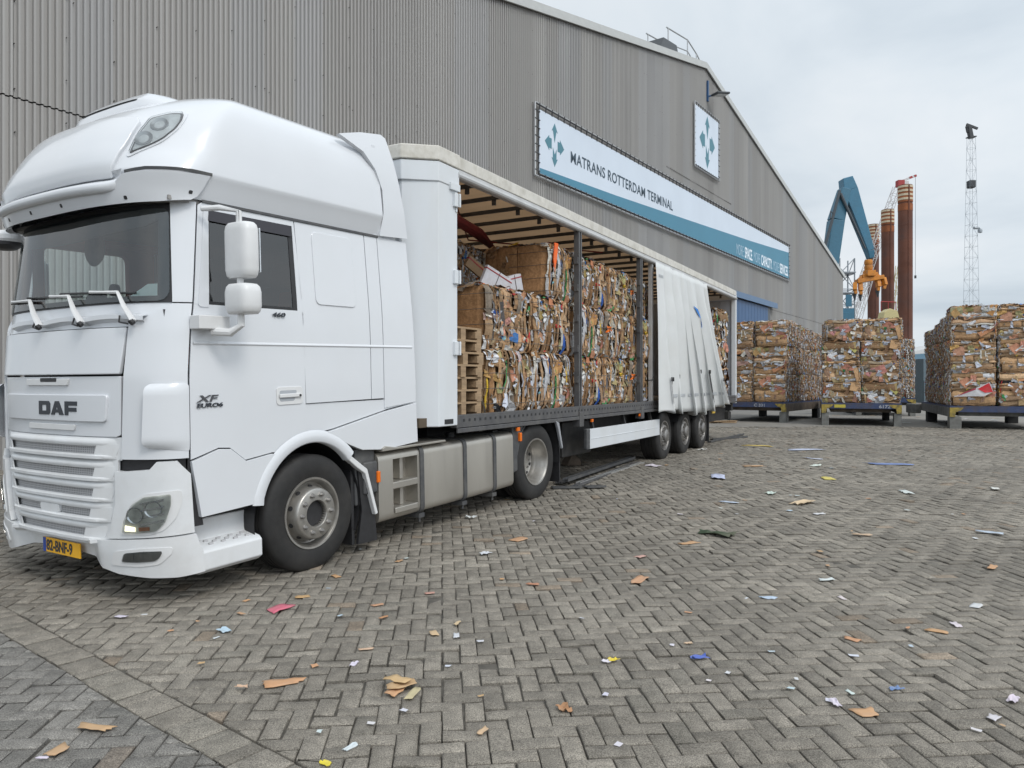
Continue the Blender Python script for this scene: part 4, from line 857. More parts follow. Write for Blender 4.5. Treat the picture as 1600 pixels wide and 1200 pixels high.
    br = MB(); br.grid([[ROOF(A(d), 3.905 + z, -.02 + (o + .02) * fd) for z, o in ((-.05, -.02), (-.025, .045), (.015, .085), (.04, .075), (.07, .03), (.095, -.02))] for d in np.linspace(-.84, .84, 45) for fd in (min(1, (.84 - abs(d)) / .3) ** .7,)]); br.build('roof_brow', M['paint'], rf, smooth=60)
    br = MB(); panel(br, [(A(-.45), 3.884), (A(.45), 3.884), (A(.45), 3.895), (A(-.45), 3.895)], ROOF, off=.062, th=.01, cell=.1); br.build('brow_slot', M['black'], rf)
    for sg in (1, -1):
        lm = MB(); lp = [(sg * a, z) for a, z in LAMPP]
        cc = np.mean(np.array(lp), 0); big = [tuple(cc + (np.array(p) - cc) * 1.16) for p in lp]
        panel(lm, rpoly(big, .04), ROOF, off=.008, th=.02, cell=.04); lb = lm.build('roof_lamp', M['paint'], T, smooth=40, bevel=.006)
        q = MB(); panel(q, rpoly(lp, .02), ROOF, off=.011, th=.01, cell=.03); q.build('lamp_outline', M['lampdark'], lb, smooth=40)
        q = MB()
        ip = [tuple(cc + (np.array(p) - cc) * .90) for p in lp]; panel(q, rpoly(ip, .02), ROOF, off=.014, th=.004, cell=.03); q.build('reflector', M['lampwhite'], lb, smooth=40)
        q = MB()
        for t in (.30, .66):
            p0 = np.array((sg * A(.885), 3.36)) * (1 - t) + np.array((sg * A(1.02), 3.70)) * t; c0 = Vector(ROOF(*p0, .012)); ax = (Vector(ROOF(*p0, .03)) - c0).normalized(); u_ = ax.cross(Vector((0, 0, 1))).normalized(); v_ = ax.cross(u_); rr = .066
            q.grid([[tuple(c0 + ax * h + (u_ * math.cos(k) + v_ * math.sin(k)) * rr * f) for k in np.linspace(0, 2 * math.pi, 21)] for h, f in ((-.004, .01), (.0, .5), (.006, .85), (.010, 1), (.0, 1.04))])
        q.build('lamp_cup', pm('lamp_cup_grey', (.42, .44, .46), .3, metal=.5), lb, smooth=60)
        q = MB(); panel(q, rpoly(lp, .02), ROOF, off=.024, th=.006, cell=.03); q.build('lens', M['lampglass'], lb, smooth=60)
    # sun visor with its lip and groove
    v = MB(); nd = [(A(d), 2.965 + .015 * abs(d) ** 2) for d in np.linspace(-1.13, 1.13, 19)]
    vb = [(-B(-1.06), 3.045), (-B(-1.12), 3.01)] + nd + [(B(-1.12), 3.01), (B(-1.06), 3.045)]; vt = [(B(-.97), 3.205), (B(-1.1), 3.20), (A(1.0), 3.19), (A(.92), 3.175), (A(.87), 3.13), (A(.82), 3.075), (A(.74), 3.06), (A(-.74), 3.06), (A(-.82), 3.075), (A(-.87), 3.13), (A(-.92), 3.175), (A(-1.0), 3.19), (-B(-1.1), 3.20), (-B(-.97), 3.205)]
    panel(v, vb + vt, VIS, off=.012, th=.05, cell=.05); vs = v.build('sun_visor', M['paint'], T, smooth=30, bevel=.008)
    v = MB(); v.grid([[VIS(A(d), z + .015 * (1 - fd), -.012 + (o + .012) * fd) for z, o in ((3.052, -.012), (3.056, .026), (3.068, .046), (3.105, .050), (3.125, .03), (3.140, -.05), (3.16, -.075), (3.20, -.03))] for d in np.linspace(-.90, .90, 51) for fd in (min(1, (.90 - abs(d)) / .12) ** .6,)]); v.build('visor_lip', M['paint'], vs, smooth=60)
    v = MB()
    for d in (.93, .28, -.18, -.62, -.95): panel(v, rpoly([(A(d) - .012, 3.0), (A(d) + .012, 3.0), (A(d) + .012, 3.027), (A(d) - .012, 3.027)], .01), VIS, off=.015, th=.004, cell=.1)
    panel(v, rpoly([(B(-1.12) - .013, 3.055), (B(-1.12) + .013, 3.055), (B(-1.12) + .013, 3.08), (B(-1.12) - .013, 3.08)], .01), VIS, off=.015, th=.004, cell=.1)
    v.build('visor_bolt', M['black'], vs, smooth=0)
    for sg in (1, -1): v = MB(); lip(v, [(sg * a, z) for a, z in [(A(.93), 3.19), (A(1.0), 3.203)] + line((A(1.06), 3.212), (B(-.95), 3.217), 12)], VIS, [(-.010, -.01), (-.010, .003), (.012, .003), (.012, -.01)]); v.build('visor_seam', M['darkgrey'], vs)
    for sg in (1, -1):
        d = MB(); ys = (.012, .05) if sg == 1 else (2.45, 2.488)
        panel(d, [(sg * a, z) for a, z in side([(.50, 3.90), (.80, 3.99), (1.10, 4.045), (1.16, 4.02), (1.22, 3.80), (1.395, 3.055), (.985, 3.03), (1.03, 3.25), (1.02, 3.47), (.94, 3.66), (.80, 3.80)])], DEFL, th=.04, cell=.08); d.build('roof_deflector', M['paint'], T, smooth=20, bevel=.015)
        d = MB(); d.prism([(1.0, 3.06), (1.36, 3.06), (1.24, 3.55), (1.0, 3.55)], 'y', *((.06, .12) if sg == 1 else (2.38, 2.44))); d.build('deflector_return', M['paint'], T, smooth=0)
    # ---------------- mirrors
    for sg in (1, -1):
        def Y(y): return y if sg == 1 else 2.5 - y
        def bx(mb, x0, x1, y0, y1, z0, z1): mb.box(x0, x1, min(Y(y0), Y(y1)), max(Y(y0), Y(y1)), z0, z1)
        k = MB(); bx(k, -1.12, -.86, -.115, .0, 2.055, 2.155); k.tube([(-.98, Y(-.07), 2.04), (-.92, Y(-.2), 2.03), (-.88, Y(-.27), 2.08), (-.88, Y(-.27), 2.3), (-.87, Y(-.26), 2.92), (-.93, Y(-.12), 2.955), (-1.0, Y(-.0), 2.95)], [.035, .032, .026, .024, .022, .022, .02], 10)
        mr = k.build('mirror', M['plastic'], T, bevel=.03)
        def house(name, z0, z1, y0, y1, xf, xb, taper):
            h = MB(); rows = []
            for z, s in ((z0, .80), (z0 + .02, .93), (z0 + .06, 1), (z1 - .06, 1), (z1 - .02, .93), (z1, .78)):
                yc, hy, = (y0 + y1) / 2, (y1 - y0) / 2 * s; xc, hx = (xf + xb) / 2, (xb - xf) / 2 * s; ring = []
                for t in np.linspace(0, 2 * math.pi, 28, endpoint=False):
                    c_, s__ = math.cos(t), math.sin(t); ring.append((xc - hx * math.copysign(abs(c_) ** .75, c_) , Y(yc + hy * math.copysign(abs(s__) ** .45, s__)), z))
                rows.append(ring)
            n = 28; vv = [p for r_ in rows for p in r_]; ff = [(i * n + j, i * n + (j + 1) % n, (i + 1) * n + (j + 1) % n, (i + 1) * n + j) for i in range(len(rows) - 1) for j in range(n)] + [list(range(n)), [(len(rows) - 1) * n + j for j in range(n)]]
            h.add(vv, ff); return h.build(name, M['plastic'], mr, smooth=60)
        house('main_mirror', 2.43, 2.835, -.40, -.125, -.93, -.78, 0)
        gm = MB(); bx(gm, -.782, -.772, -.375, -.15, 2.47, 2.80); gm.build('mirror_glass', M['reflector'], mr, bevel=.004)
        house('wide_angle_mirror', 2.165, 2.385, -.40, -.135, -.95, -.76, 0)
    q = MB(); q.lathe([(.01, -.10), (.13, -.09), (.17, -.02), (.165, .03), (.12, .08), (.01, .10)], (0, 0, 0), 'z', 24); q.v = [(-1.13 + x * .75, 2.66 + y, 2.985 + z * .8) for x, y, z in q.v]; q.tube([(-1.05, 2.38, 3.02), (-1.10, 2.52, 3.04), (-1.13, 2.62, 3.02)], .025, 8); fm = q.build('front_view_mirror', M['plastic'], T)
    q = MB(); q.lathe([(.01, 0), (.155, 0), (.150, -.06), (.10, -.095), (.01, -.10)], (0, 0, 0), 'z', 24); q.v = [(-1.13 + x * .78, 2.66 + y, 2.972 + z * .9) for x, y, z in q.v]; q.build('mirror_underside', M['black'], fm)
    # ---------------- wheels
    def wheel(x, y0, z, w, r, rim_r, outward, style, name, yscale=1):
        wr = empty(name); wr.parent = T; wr.location = (x, y0, z); wr.rotation_euler = (0, 0, 0 if outward > 0 else math.pi)
        t = MB(); h = w
        prof = [(rim_r - .02, .035), (rim_r, .018), (rim_r + .012, .010), (r - .115, .002), (r - .075, .004), (r - .03, .016), (r - .012, .030), (r, .055)]
        k = 4
        for i in range(k):
            ya = .055 + (h - .11) * (i / k); yb = .055 + (h - .11) * ((i + 1) / k)
            if i: prof += [(r - .012, ya - .004), (r - .012, ya + .004), (r, ya + .006)]
            prof.append((r, yb - (.006 if i < k - 1 else 0)))
        prof += [(r - .012, h - .03), (r - .075, h - .004), (rim_r, h - .018), (rim_r - .02, h - .035)]
        t.lathe(prof, (0, 0, 0), 'y', 72); t.build('tyre', M['rubber'], wr, smooth=35)
        m_ = MB()
        if style == 'steer':
            m_.lathe([(rim_r + .006, .012), (rim_r + .004, .004), (rim_r - .012, .006), (rim_r - .03, .03), (rim_r - .04, .075), (.245, .085), (.235, .05), (.226, .0), (.220, -.03), (.212, -.040), (.205, -.043), (.118, -.043), (.112, -.036), (.110, .02)], (0, 0, 0), 'y', 64); m_.lathe([(.11, .02), (.0005, .03)], (0, 0, 0), 'y', 32)
        elif style == 'drive':
            m_.lathe([(rim_r + .006, .012), (rim_r + .004, .004), (rim_r - .012, .006), (rim_r - .028, .03), (rim_r - .034, .07), (rim_r - .048, .09), (rim_r - .05, .15), (rim_r - .065, .17), (rim_r - .075, .22), (.20, .235), (.12, .24), (.11, .20), (.0005, .19)], (0, 0, 0), 'y', 64)
        else:
            m_.lathe([(rim_r + .006, .012), (rim_r + .004, .004), (rim_r - .012, .006), (rim_r - .025, .03), (rim_r - .03, .06), (.225, .06), (.212, .02), (.20, .01), (.13, .01), (.125, -.03), (.10, -.05), (.0005, -.052)], (0, 0, 0), 'y', 48)
        m_.build('rim', M['rim' if style != 'trail' else 'rimtrail'], wr, smooth=40)
        hol = MB(); nh = 10
        for i in range(nh):
            a_ = 2 * math.pi * (i + .5) / nh
            if style == 'steer':
                c0 = Vector((.2325 * math.cos(a_), .035, .2325 * math.sin(a_))); ax = Vector((math.cos(a_) * .94, -.33, math.sin(a_) * .94)); hol.tube([c0 - ax * .004, c0 + ax * .0045], .021, 12)
            elif style == 'drive': hol.cyl((.215 * math.cos(a_), 0, .215 * math.sin(a_)), .022, .222, .232, 'y', 12)
            else: hol.cyl((.245 * math.cos(a_), 0, .245 * math.sin(a_)), .026, .050, .058, 'y', 12)
        hol.build('hand_hole_ring', M['black'], wr, smooth=0)
        if style == 'steer': q = MB(); q.cyl((0, 0, 0), .108, .005, .022, 'y', 32); q.build('hub_recess', M['black'], wr)
        yo, rr = (-.043, .166) if style == 'steer' else ((.24, .165) if style == 'drive' else (.01, .165))
        nt = None
        for i in range(10):
            if nt is None or style == 'steer': nt = MB()
            a_ = 2 * math.pi * i / 10; c0 = (rr * math.cos(a_), 0, rr * math.sin(a_)); nt.cyl(c0, .024, yo - .006, yo, 'y', 14); nt.cyl(c0, .017, yo - .026, yo - .006, 'y', 6); nt.cyl(c0, .010, yo - .036, yo - .026, 'y', 8)
            if style == 'steer': nt.build('wheel_nut', M['nut'], wr, smooth=40)
        if style != 'steer': nt.build('nut_ring', M['nut'], wr, smooth=40)
        return wr
    build_tractor.wheel = wheel
    wheel(.03, 0, .500, .315, .507, .305, 1, 'steer', 'front_wheel'); wheel(.03, 2.5, .500, .315, .507, .305, -1, 'steer', 'front_wheel')
    for y, o in ((.03, 1), (.70, -1), (2.47, -1), (1.80, 1)): wheel(3.96, y, .475, .31, .505, .305, o, 'drive', 'drive_wheel')
    ax = MB(); ax.cyl((.03, 0, .5), .07, .3, 2.2, 'y', 12); ax.cyl((3.96, 0, .475), .12, .6, 1.9, 'y', 12); ax.lathe([(.01, -.2), (.2, -.15), (.24, 0), (.2, .15), (.01, .2)], (3.96, 1.25, .475), 'y', 16); ax.build('axle', M['chassis'], T)
    # ---------------- chassis, tank and rear mudguard
    ch = MB()
    for y in (.80, 1.62): ch.box(-1.2, 4.9, y, y + .08, .68, .98)
    for x in (1.2, 2.2, 3.1, 4.8): ch.box(x, x + .1, .88, 1.62, .72, .94)
    ch.box(1.05, 1.5, .3, 2.2, .98, 1.06); ch.box(1.5, 3.3, .80, 1.7, .98, 1.01); ch.box(3.3, 4.6, .75, 1.75, .98, 1.18); ch.box(1.0, 1.3, .9, 2.3, 1.06, 1.9); ch.box(.9, 3.3, .68, .80, .3, .95)
    ch.build('chassis_frame', M['chassis'], T, smooth=0, bevel=.006)
    def sect(z0=.24, z1=.925, y0=.01, y1=.66, r=.085, lo=None, hi=None):
        p = rpoly([(y0, z0), (y1, z0), (y1, z1), (y0, z1)], r, 6)
        if hi is not None: p = [(y, max(z, hi)) for y, z in p]
        if lo is not None: p = [(y, min(z, lo)) for y, z in p]
        return p
    tk = MB(); tk.prism(sect(), 'x', 1.545, 3.34)
    for k in (.875, .93): pass
    tk.prism(sect(), 'x', .875, 1.085); tk.prism(sect(), 'x', 1.465, 1.545)
    tk.prism(sect(hi=.845), 'x', 1.085, 1.465); tk.prism(sect(lo=.305), 'x', 1.085, 1.465); tk.box(1.085, 1.465, .17, .6, .30, .85)
    tank = tk.build('fuel_tank', M['tank'], T, smooth=40, bevel=.018)
    q = MB(); q.box(1.085, 1.465, .005, .17, .545, .615); q.box(1.10, 1.45, -.005, .17, .30, .36); q.box(1.25, 1.30, .06, .17, .62, .84); q.box(1.25, 1.30, .06, .17, .36, .545); q.build('tank_step', M['tank'], tank, bevel=.01)
    for x in (1.50, 2.27, 2.88):
        q = MB(); o = rpoly([(-.002, .228), (.672, .228), (.672, .937), (-.002, .937)], .09, 6); q.prism(o, 'x', x, x + .062); q.box(x - .01, x + .08, .02, .3, .185, .228); q.tube([(x + .03, .05, .14), (x + .03, .05, .23)], .014, 6); q.build('tank_strap', M['darkgrey'], tank, smooth=40)
    q = MB(); q.prism([(.90, .94), (1.92, .94), (1.90, .965), (1.10, .965), (.95, .99), (.90, .975)], 'y', -.03, .5); q.build('tank_cover_plate', M['tank'], tank, bevel=.008)
    q = MB(); q.cyl((2.45, .32, 0), .055, .93, .985, 'z', 16); q.build('filler_cap', M['black'], tank)
    q = MB(); q.box(3.10, 3.22, .15, .35, .925, .955); q.build('tank_fitting', M['black'], tank, bevel=.01)
    for x, z in ((.875, .70),):
        q = MB(); q.box(x - .03, x + .015, -.008, .05, z - .055, z + .055); q.build('side_marker', M['amber'], T, bevel=.008)
    q = MB(); q.box(3.48, 3.53, -.012, .05, .79, .90); q.build('side_marker', M['amber'], T, bevel=.008)
    q = MB(); q.box(.60, .875, .05, .6, .45, 1.0); q.box(.68, .87, .01, .3, .55, .86); q.build('battery_box', M['darkgrey'], T, bevel=.02)
    q = MB(); q.prism([(3.355, .40), (3.47, .42), (3.47, .60), (3.56, .83), (3.72, 1.0), (3.72, 1.05), (3.355, 1.05)], 'y', .02, .66); fr_ = q.build('rear_mudguard', M['darkgrey'], T, bevel=.02)
    q = MB(); rows = [[(3.96 + math.cos(t) * rr, y, .475 + math.sin(t) * rr) for rr, y in ((.60, .01), (.60, .68), (.57, .68), (.57, .01))] for t in np.linspace(math.radians(135), math.radians(-8), 24)]; q.grid(rows); q.build('mudguard_crown', M['black'], fr_, smooth=50)
    q = MB(); q.prism([(4.44, .98), (4.53, .95), (4.63, .60), (4.60, .58), (4.50, .86)], 'y', -.012, .03); q.build('mudguard_edge', pm('grey_mudguard_edge', (.30, .31, .33), .5), fr_, bevel=.01)
    q = MB(); q.box(4.56, 4.59, .02, .62, .12, .78); q.build('mudflap', M['black'], T, smooth=0)
    q = MB()
    for y, c in ((1.0, 0), (1.25, 1), (1.45, 2)): q.tube([(1.0, y, 1.8), (1.1, y, 1.55), (1.5, y + .02, 1.35), (1.9, y, 1.5), (2.0, y, 1.75)], .02, 6)
    q.build('air_hose', M['black'], T)
LAMPP = [(A(.890), 3.334), (A(.870), 3.427), (A(.875), 3.547), (A(.885), 3.65), (A(.989), 3.698), (A(1.072), 3.699), (A(1.090), 3.636), (A(1.079), 3.547), (A(1.045), 3.471), (A(.975), 3.395)]
M['clearglass'] = glass_mat('clear_side_glass', (0.80, 0.86, 0.85), refl=0.02)
M['lampwhite'] = pm('lamp_bowl_bright', (.62, .65, .67), .3, metal=.15, var=.2, scale=9)
M['lampbowl'] = pm('lamp_bowl_silver', (.56, .57, .53), .3, metal=.15, var=.35, scale=11)
M['mesh'] = mesh_mat('grille_wire_mesh')
def lit_mat():
    m, nt, b = new_mat('lit_running_light'); b.inputs['Base Color'].default_value = (.9, .88, .7, 1); b.inputs['Emission Color'].default_value = (1, .93, .68, 1); b.inputs['Emission Strength'].default_value = 1.6; return m
M['lit'] = lit_mat()
build_tractor()
# ------------------------------------------------------------------ semi-trailer: local x rearwards from the front post, y to the far side, z up
RMAT = frame((-0.585, 8.05, 0.08), (0.486, 0.874), 0.003)
XF0, XR = -0.62, 13.75
def build_trailer():
    T = tag(empty('semi_trailer', RMAT), 'white curtain-sided semi-trailer with its side curtain drawn back, loaded with cardboard bales', 'trailer')
    W = 2.55
    # floor and side rails
    m = MB(); m.box(XF0 + .05, XR, .10, W - .10, 1.09, 1.185); m.build('load_floor', pm('trailer_floor_ply', (.10, .075, .05), .8, var=.2), T, smooth=0)
    for y0 in (0.0, W - .09):
        m = MB(); m.box(-.02, XR, y0, y0 + .09, 1.06, 1.20); m.box(-.02, XR, y0 + (-.012 if y0 == 0 else .10), y0 + (.012 if y0 == 0 else .09), 1.005, 1.055); r = m.build('side_rail', M['post'], T, bevel=.006)
        if y0 == 0:
            h = MB(); x = .1
            while x < XR - .1: h.box(x, x + .035, -.003, .0, 1.125, 1.155); x += .115
            kind(h.build('lashing_slot', M['black'], r, smooth=0), 'stuff')
    # front bulkhead with its chamfered corner posts and head beam
    for f in (lambda y: y, lambda y: W - y):
        m = MB()
        pts = [(-.005, f(0.0)), (-.005, f(.16)), (-.40, f(.34)), (-.60, f(.34)), (-.60, f(.30)), (-.36, f(.0))]
        if f(1) != 1: pts = pts[::-1]
        m.prism([(x, y) for x, y in pts], 'z', 1.09, 3.80)
        m.build('corner_post', M['trwhite'], T, bevel=.012)
    m = MB(); m.box(-.56, -.53, .30, W - .30, 1.1, 3.84); 
    for k in range(8): m.box(-.575, -.555, .42 + k * .22, .56 + k * .22, 1.3, 3.6)
    m.box(-.60, -.53, .3, W - .3, 1.38, 1.46); m.build('front_bulkhead', M['trwhite'], T, bevel=.006)
    m = MB(); m.prism([(.02, -.01), (-.37, -.01), (-.625, .29), (-.625, W - .29), (-.37, W + .01), (.02, W + .01)], 'z', 3.66, 3.87); m.build('head_beam', M['trwhite'], T, bevel=.01)
    m = MB(); m.prism([(.03, -.02), (-.38, -.02), (-.64, .28), (-.64, W - .28), (-.38, W + .02), (.03, W + .02)], 'z', 3.875, 4.03); cap = m.build('roof_rim', M['trcap'], T, bevel=.015)
    m = MB()
    for y in (.46, .72): m.cyl((-.645, y, 3.95), .032, -.03, .0, 'x', 12); m.beam((-.665, y, 3.95), (-.665, y + .02, 4.02), .012)
    m.build('marker_lamp', M['nut'], cap)
    for z in (1.85, 2.62, 3.45): m = MB(); m.box(-.10, -.03, -.035, .005, z, z + .15); m.box(-.03, -.005, -.05, -.03, z, z + .15); m.build('post_hinge', M['trwhite'], T, bevel=.008)
    m = MB(); m.box(-.26, -.10, -.006, .004, 1.115, 1.165); m.build('post_recess', M['black'], T)
    m = MB(); m.box(-.05, -.02, -.012, .0, 3.40, 3.72); m.box(-.17, .01, -.03, .01, 3.62, 3.70); m.build('post_latch', M['trwhite'], T, bevel=.01)
    # roof: edge rails, bows, tarpaulin
    for y0, s in ((0, 1), (W, -1)):
        m = MB(); m.box(.03, XR, min(y0, y0 + s * .07), max(y0, y0 + s * .07), 3.885, 4.025); m.build('roof_edge', M['trcap'], T, bevel=.012)
        m = MB(); m.box(.03, XR, min(y0 + s * .005, y0 + s * .085), max(y0 + s * .005, y0 + s * .085), 3.79, 3.88); m.tube([(.0, y0 + s * .01, 3.815), (XR, y0 + s * .01, 3.815)], .036, 10); m.build('curtain_rail', M['trrail'], T)
    k = 0; x = .55
    while x < XR - .2:
        m = MB(); m.box(x, x + .045, .09, W - .09, 3.83, 3.875); m.box(x + .01, x + .035, .22, .27, 3.76, 3.84); m.build('roof_bow', M['darkgrey'], T, smooth=0); x += .62
    m = MB(); rows = []
    for i in range(89):
        xx = .03 + (XR - .06) * i / 88; sag = .02 * math.sin(2 * math.pi * (xx - .55) / .62)
        rows.append([(xx, .05 + (W - .1) * j / 12, 3.885 + .07 * (1 - (j / 6 - 1) ** 2) * .7 + sag * .5) for j in range(13)])
    m.grid(rows); m.build('roof_tarpaulin', M['tarp'], T)
    m = MB(); m.tube([(.25, .3, 3.86), (3.2, 1.9, 3.82), (5.6, .5, 3.86)], .012, 5); m.tube([(.2, .5, 3.80), (1.2, .9, 3.70), (2.4, 1.25, 3.74), (4.0, 1.9, 3.80)], [.03, .10, .12, .05], 8, flat=.5); m.build('red_strap_bundle', M['redsheet'], T)
    # far side: closed curtain
    m = MB(); m.grid([[(x_, W - .02 + .015 * math.sin(x_ * 5), z) for z in (1.1, 1.9, 2.7, 3.85)] for x_ in np.linspace(-.1, XR - .1, 60)]); m.build('far_curtain', M['curtain'], T)
    # side posts
    for x in (3.30, 6.02):
        m = MB(); m.box(x - .055, x - .02, .0, .085, 1.0, 3.80); m.box(x + .02, x + .055, .0, .085, 1.0, 3.80); m.box(x - .02, x + .02, .02, .085, 1.0, 3.80); m.box(x - .075, x + .075, -.02, .1, .90, 1.12); p = m.build('side_post', M['post'], T, bevel=.006)
        m = MB()
        for z in (1.55, 2.0, 2.45, 2.9, 3.3): m.box(x - .085, x - .055, .01, .07, z, z + .10)
        m.build('slat_pocket', M['post'], p, smooth=0)
    m = MB(); m.box(6.66, 6.74, .02, .10, 1.05, 3.80); m.build('curtain_pole', M['trrail'], T, bevel=.008)
    m = MB(); m.tube([(6.74, .02, 1.66), (6.5, -.06, 1.60), (6.3, -.02, 1.58)], .012, 5); m.build('curtain_ratchet', M['strapblack'], T)
    m = MB(); m.box(10.35, 10.41, .02, .08, 1.1, 3.80); m.build('curtain_pole', M['darkgrey'], T)
    # rear frame, open doors seen from inside
    for y0 in (0.0, W - .12):
        m = MB(); m.box(XR - .10, XR + .02, y0, y0 + .12, .98, 3.99); m.build('rear_post', M['trwhite'], T, bevel=.01)
    m = MB(); m.box(XR - .08, XR, .12, W - .12, 3.78, 3.98); m.build('rear_header', M['trwhite'], T, bevel=.01)
    for a, b in ((.125, W / 2 - .004), (W / 2 + .004, W - .125)):
        m = MB(); m.box(XR - .04, XR, a, b, 1.10, 3.775)
        for zz in (1.95, 2.75): m.box(XR - .046, XR - .038, a + .02, b - .02, zz, zz + .012)
        m.box(XR - .05, XR - .038, a + .30, a + .325, 1.12, 3.76); m.box(XR - .05, XR - .038, a + .82, a + .84, 1.12, 3.76); m.build('rear_door', M['trgrey'], T, smooth=0)
    # gathered side curtain
    m = MB(); nx, nz = 200, 26; rows = []
    rnd = random.Random(5); fold = [(0, 0)]; 
    for j in range(nz + 1):
        t = j / nz; z = 3.80 - (3.80 - .93) * t                        # t = 0 at the rail
        row = []
        for i in range(nx + 1):
            u = i / nx
            x0, x1 = 6.62, 10.30 + 1.15 * t ** 1.15                     # the free end leans out at the foot
            bend = u + .045 * math.sin(2 * math.pi * u) * (1 - t)
            x = x0 + (x1 - x0) * bend
            ph = math.pi * (6.3 * u ** .9 + .12 * math.sin(3 * t + 4 * u))
            amp = (.15 + .26 * t * (1 - .15 * u) + .06 * math.sin(5 * u + 2)) * (.35 + .65 * min(1, t * 3 + .1)); x += (.05 + .16 * t) * math.sin(2 * ph) * min(1, u * 6) * min(1, (1 - u) * 6)
            if u < .12: amp *= .2 + 6.6 * u
            y = -.05 - .10 * t - amp * (abs(math.sin(ph)) ** .8 - .4) + .22 * min(1, t * 2.2) * math.exp(-((u - .205) / (.012 + .022 * t)) ** 2) - .018 * math.sin(2 * ph + 1.2 + 2 * t) - .008 * math.sin(17 * u + 6 * t)
            zz = z + (.028 * math.sin(ph * 2.0) if j == nz else 0) + (.06 * math.sin(7 * u + 1) * (t > .97))
            row.append((x, y, zz))
        rows.append(row)
    m.grid(rows); cur = m.build('side_curtain', M['curtain'], T, smooth=80)
    so = cur.modifiers.new('solid', 'SOLIDIFY'); so.thickness = .004
    def onc(u, t, out=.012):
        i = min(int(u * nx), nx - 1); j = min(int(t * nz), nz - 1); p = Vector(rows[j][i]).lerp(Vector(rows[j][i + 1]), u * nx - i); q = Vector(rows[j + 1][i]).lerp(Vector(rows[j + 1][i + 1]), u * nx - i)
        p = p.lerp(q, t * nz - j); return Vector((p.x, p.y - out, p.z))
    m = MB()
    for u0, s in ((.64, 1),):
        P = [(.640, .215), (.695, .235), (.745, .250), (.800, .345), (.775, .395), (.755, .36), (.735, .355), (.745, .325), (.715, .300)]
        P = [(.735 + (u - .735) * 1.1, .29 + (t - .29) * 1.05) for u, t in P]; c = (.735, .29); cv = onc(*c, .03)
        m.add([cv] + [onc(u, t, .02) for u, t in P], [(0, i + 1, (i + 1) % len(P) + 1) for i in range(len(P))])
    m.build('curtain_emblem', M['blueprint'], cur, smooth=0)
    m = MB()
    for i in range(40):
        u0, u1 = .10 + .88 * i / 40, .10 + .88 * (i + .62) / 40
        m.add([onc(u0, .865, .02), onc(u1, .865, .02), onc(u1, .885, .02), onc(u0, .885, .02)], [(0, 1, 2, 3)])
    for i in range(5): m.add([onc(.02 + i * .012, .075, .008), onc(.028 + i * .012, .075, .008), onc(.028 + i * .012, .095, .008), onc(.02 + i * .012, .095, .008)], [(0, 1, 2, 3)])
    m.build('reflective_print', M['greyprint'], cur, smooth=0)
    for u, t0, t1, w in ((.055, .76, .92, .012), (.14, .76, .97, .012), (.285, .74, .985, .045), (.60, .70, .975, .05), (.745, .70, .97, .05), (.985, .76, .93, .02)):
        s = MB(); pts = [onc(u - .004 * math.sin(9 * t), t, .06 + .018 * math.sin(6 * t + u * 9)) for t in np.linspace(t0, t1, 8)]
        s.add([p + Vector((-w, 0, 0)) for p in pts] + [p + Vector((w, 0, 0)) for p in pts], [(i, i + 1, 8 + i + 1, 8 + i) for i in range(7)]); q = pts[0]; s.box(q.x - w * 1.3, q.x + w * 1.3, q.y - .02, q.y, q.z - .05, q.z + .03)
        st = s.build('curtain_strap', M['strapblack'], cur, smooth=60)
    # chassis, landing legs, side guard, wheels
    m = MB()
    for y in (.62, 1.78): m.box(.3, XR - .2, y, y + .14, .72, 1.09)
    for x in np.arange(.6, XR, 1.05): m.box(x, x + .1, .10, W - .10, .98, 1.09)
    m.box(.4, 1.9, .55, 2.0, 1.02, 1.09); m.build('chassis_beam', M['chassis'], T, bevel=.008)
    for y in (.33, W - .45):
        m = MB(); m.box(2.66, 2.78, y, y + .12, .40, 1.08); m.box(2.675, 2.765, y + .015, y + .105, .20, .42); m.box(2.58, 2.86, y - .05, y + .17, .17, .20); m.beam((2.72, y + .06, .9), (2.72, 1.2, .95), .05); m.build('landing_leg', M['chassis'], T, bevel=.006)
    m = MB(); m.box(3.3, 4.4, .30, .75, .42, .95); m.cyl((3.0, .9, .62), .16, -.35, .35, 'x', 20); m.box(4.9, 6.6, .5, .9, .55, .95); m.build('underfloor_locker', M['chassis'], T, bevel=.015)
    for x in (1.35, 3.72, 5.9): 
        m = MB(); m.box(x, x + .07, .0, .03, .945, .995); m.build('side_marker', M['amber'], T, bevel=.006)
    m = MB(); m.box(3.62, 7.0, -.015, .03, .545, .845); m.box(3.66, 6.96, -.021, -.013, .69, .70); g = m.build('side_guard', M['trwhite'], T, bevel=.012)
    m = MB(); m.box(3.50, 3.615, -.02, .05, .535, .855); m.build('guard_end_cap', M['darkgrey'], g, bevel=.02)
    m = MB()
    for x in (3.9, 5.3, 6.7): m.beam((x, .03, .7), (x, .12, 1.05), .05)
    m.build('guard_bracket', M['chassis'], g, smooth=0)
    wheel = build_tractor.wheel
    ws = []
    for x in (7.42, 8.84, 10.22):
        for y, o in ((.01, 1), (W - .01, -1)):
            w = wheel(x, y, .505, .385, .480, .285, o, 'trail', 'trailer_wheel'); w.parent = T; ws.append(w)
    m = MB()
    for x in (7.42, 8.84, 10.22): m.cyl((x, 0, .505), .065, .35, 2.2, 'y', 12)
    m.build('axle', M['chassis'], T)
    m = MB()
    for x in (7.42, 8.84, 10.22):
        m.grid([[(x + math.cos(t) * .56, y, .50 + math.sin(t) * .545) for y in (.03, .42)] for t in np.linspace(math.radians(155), math.radians(25), 14)])
    m.build('mudguard_crown', M['black'], T, smooth=60)
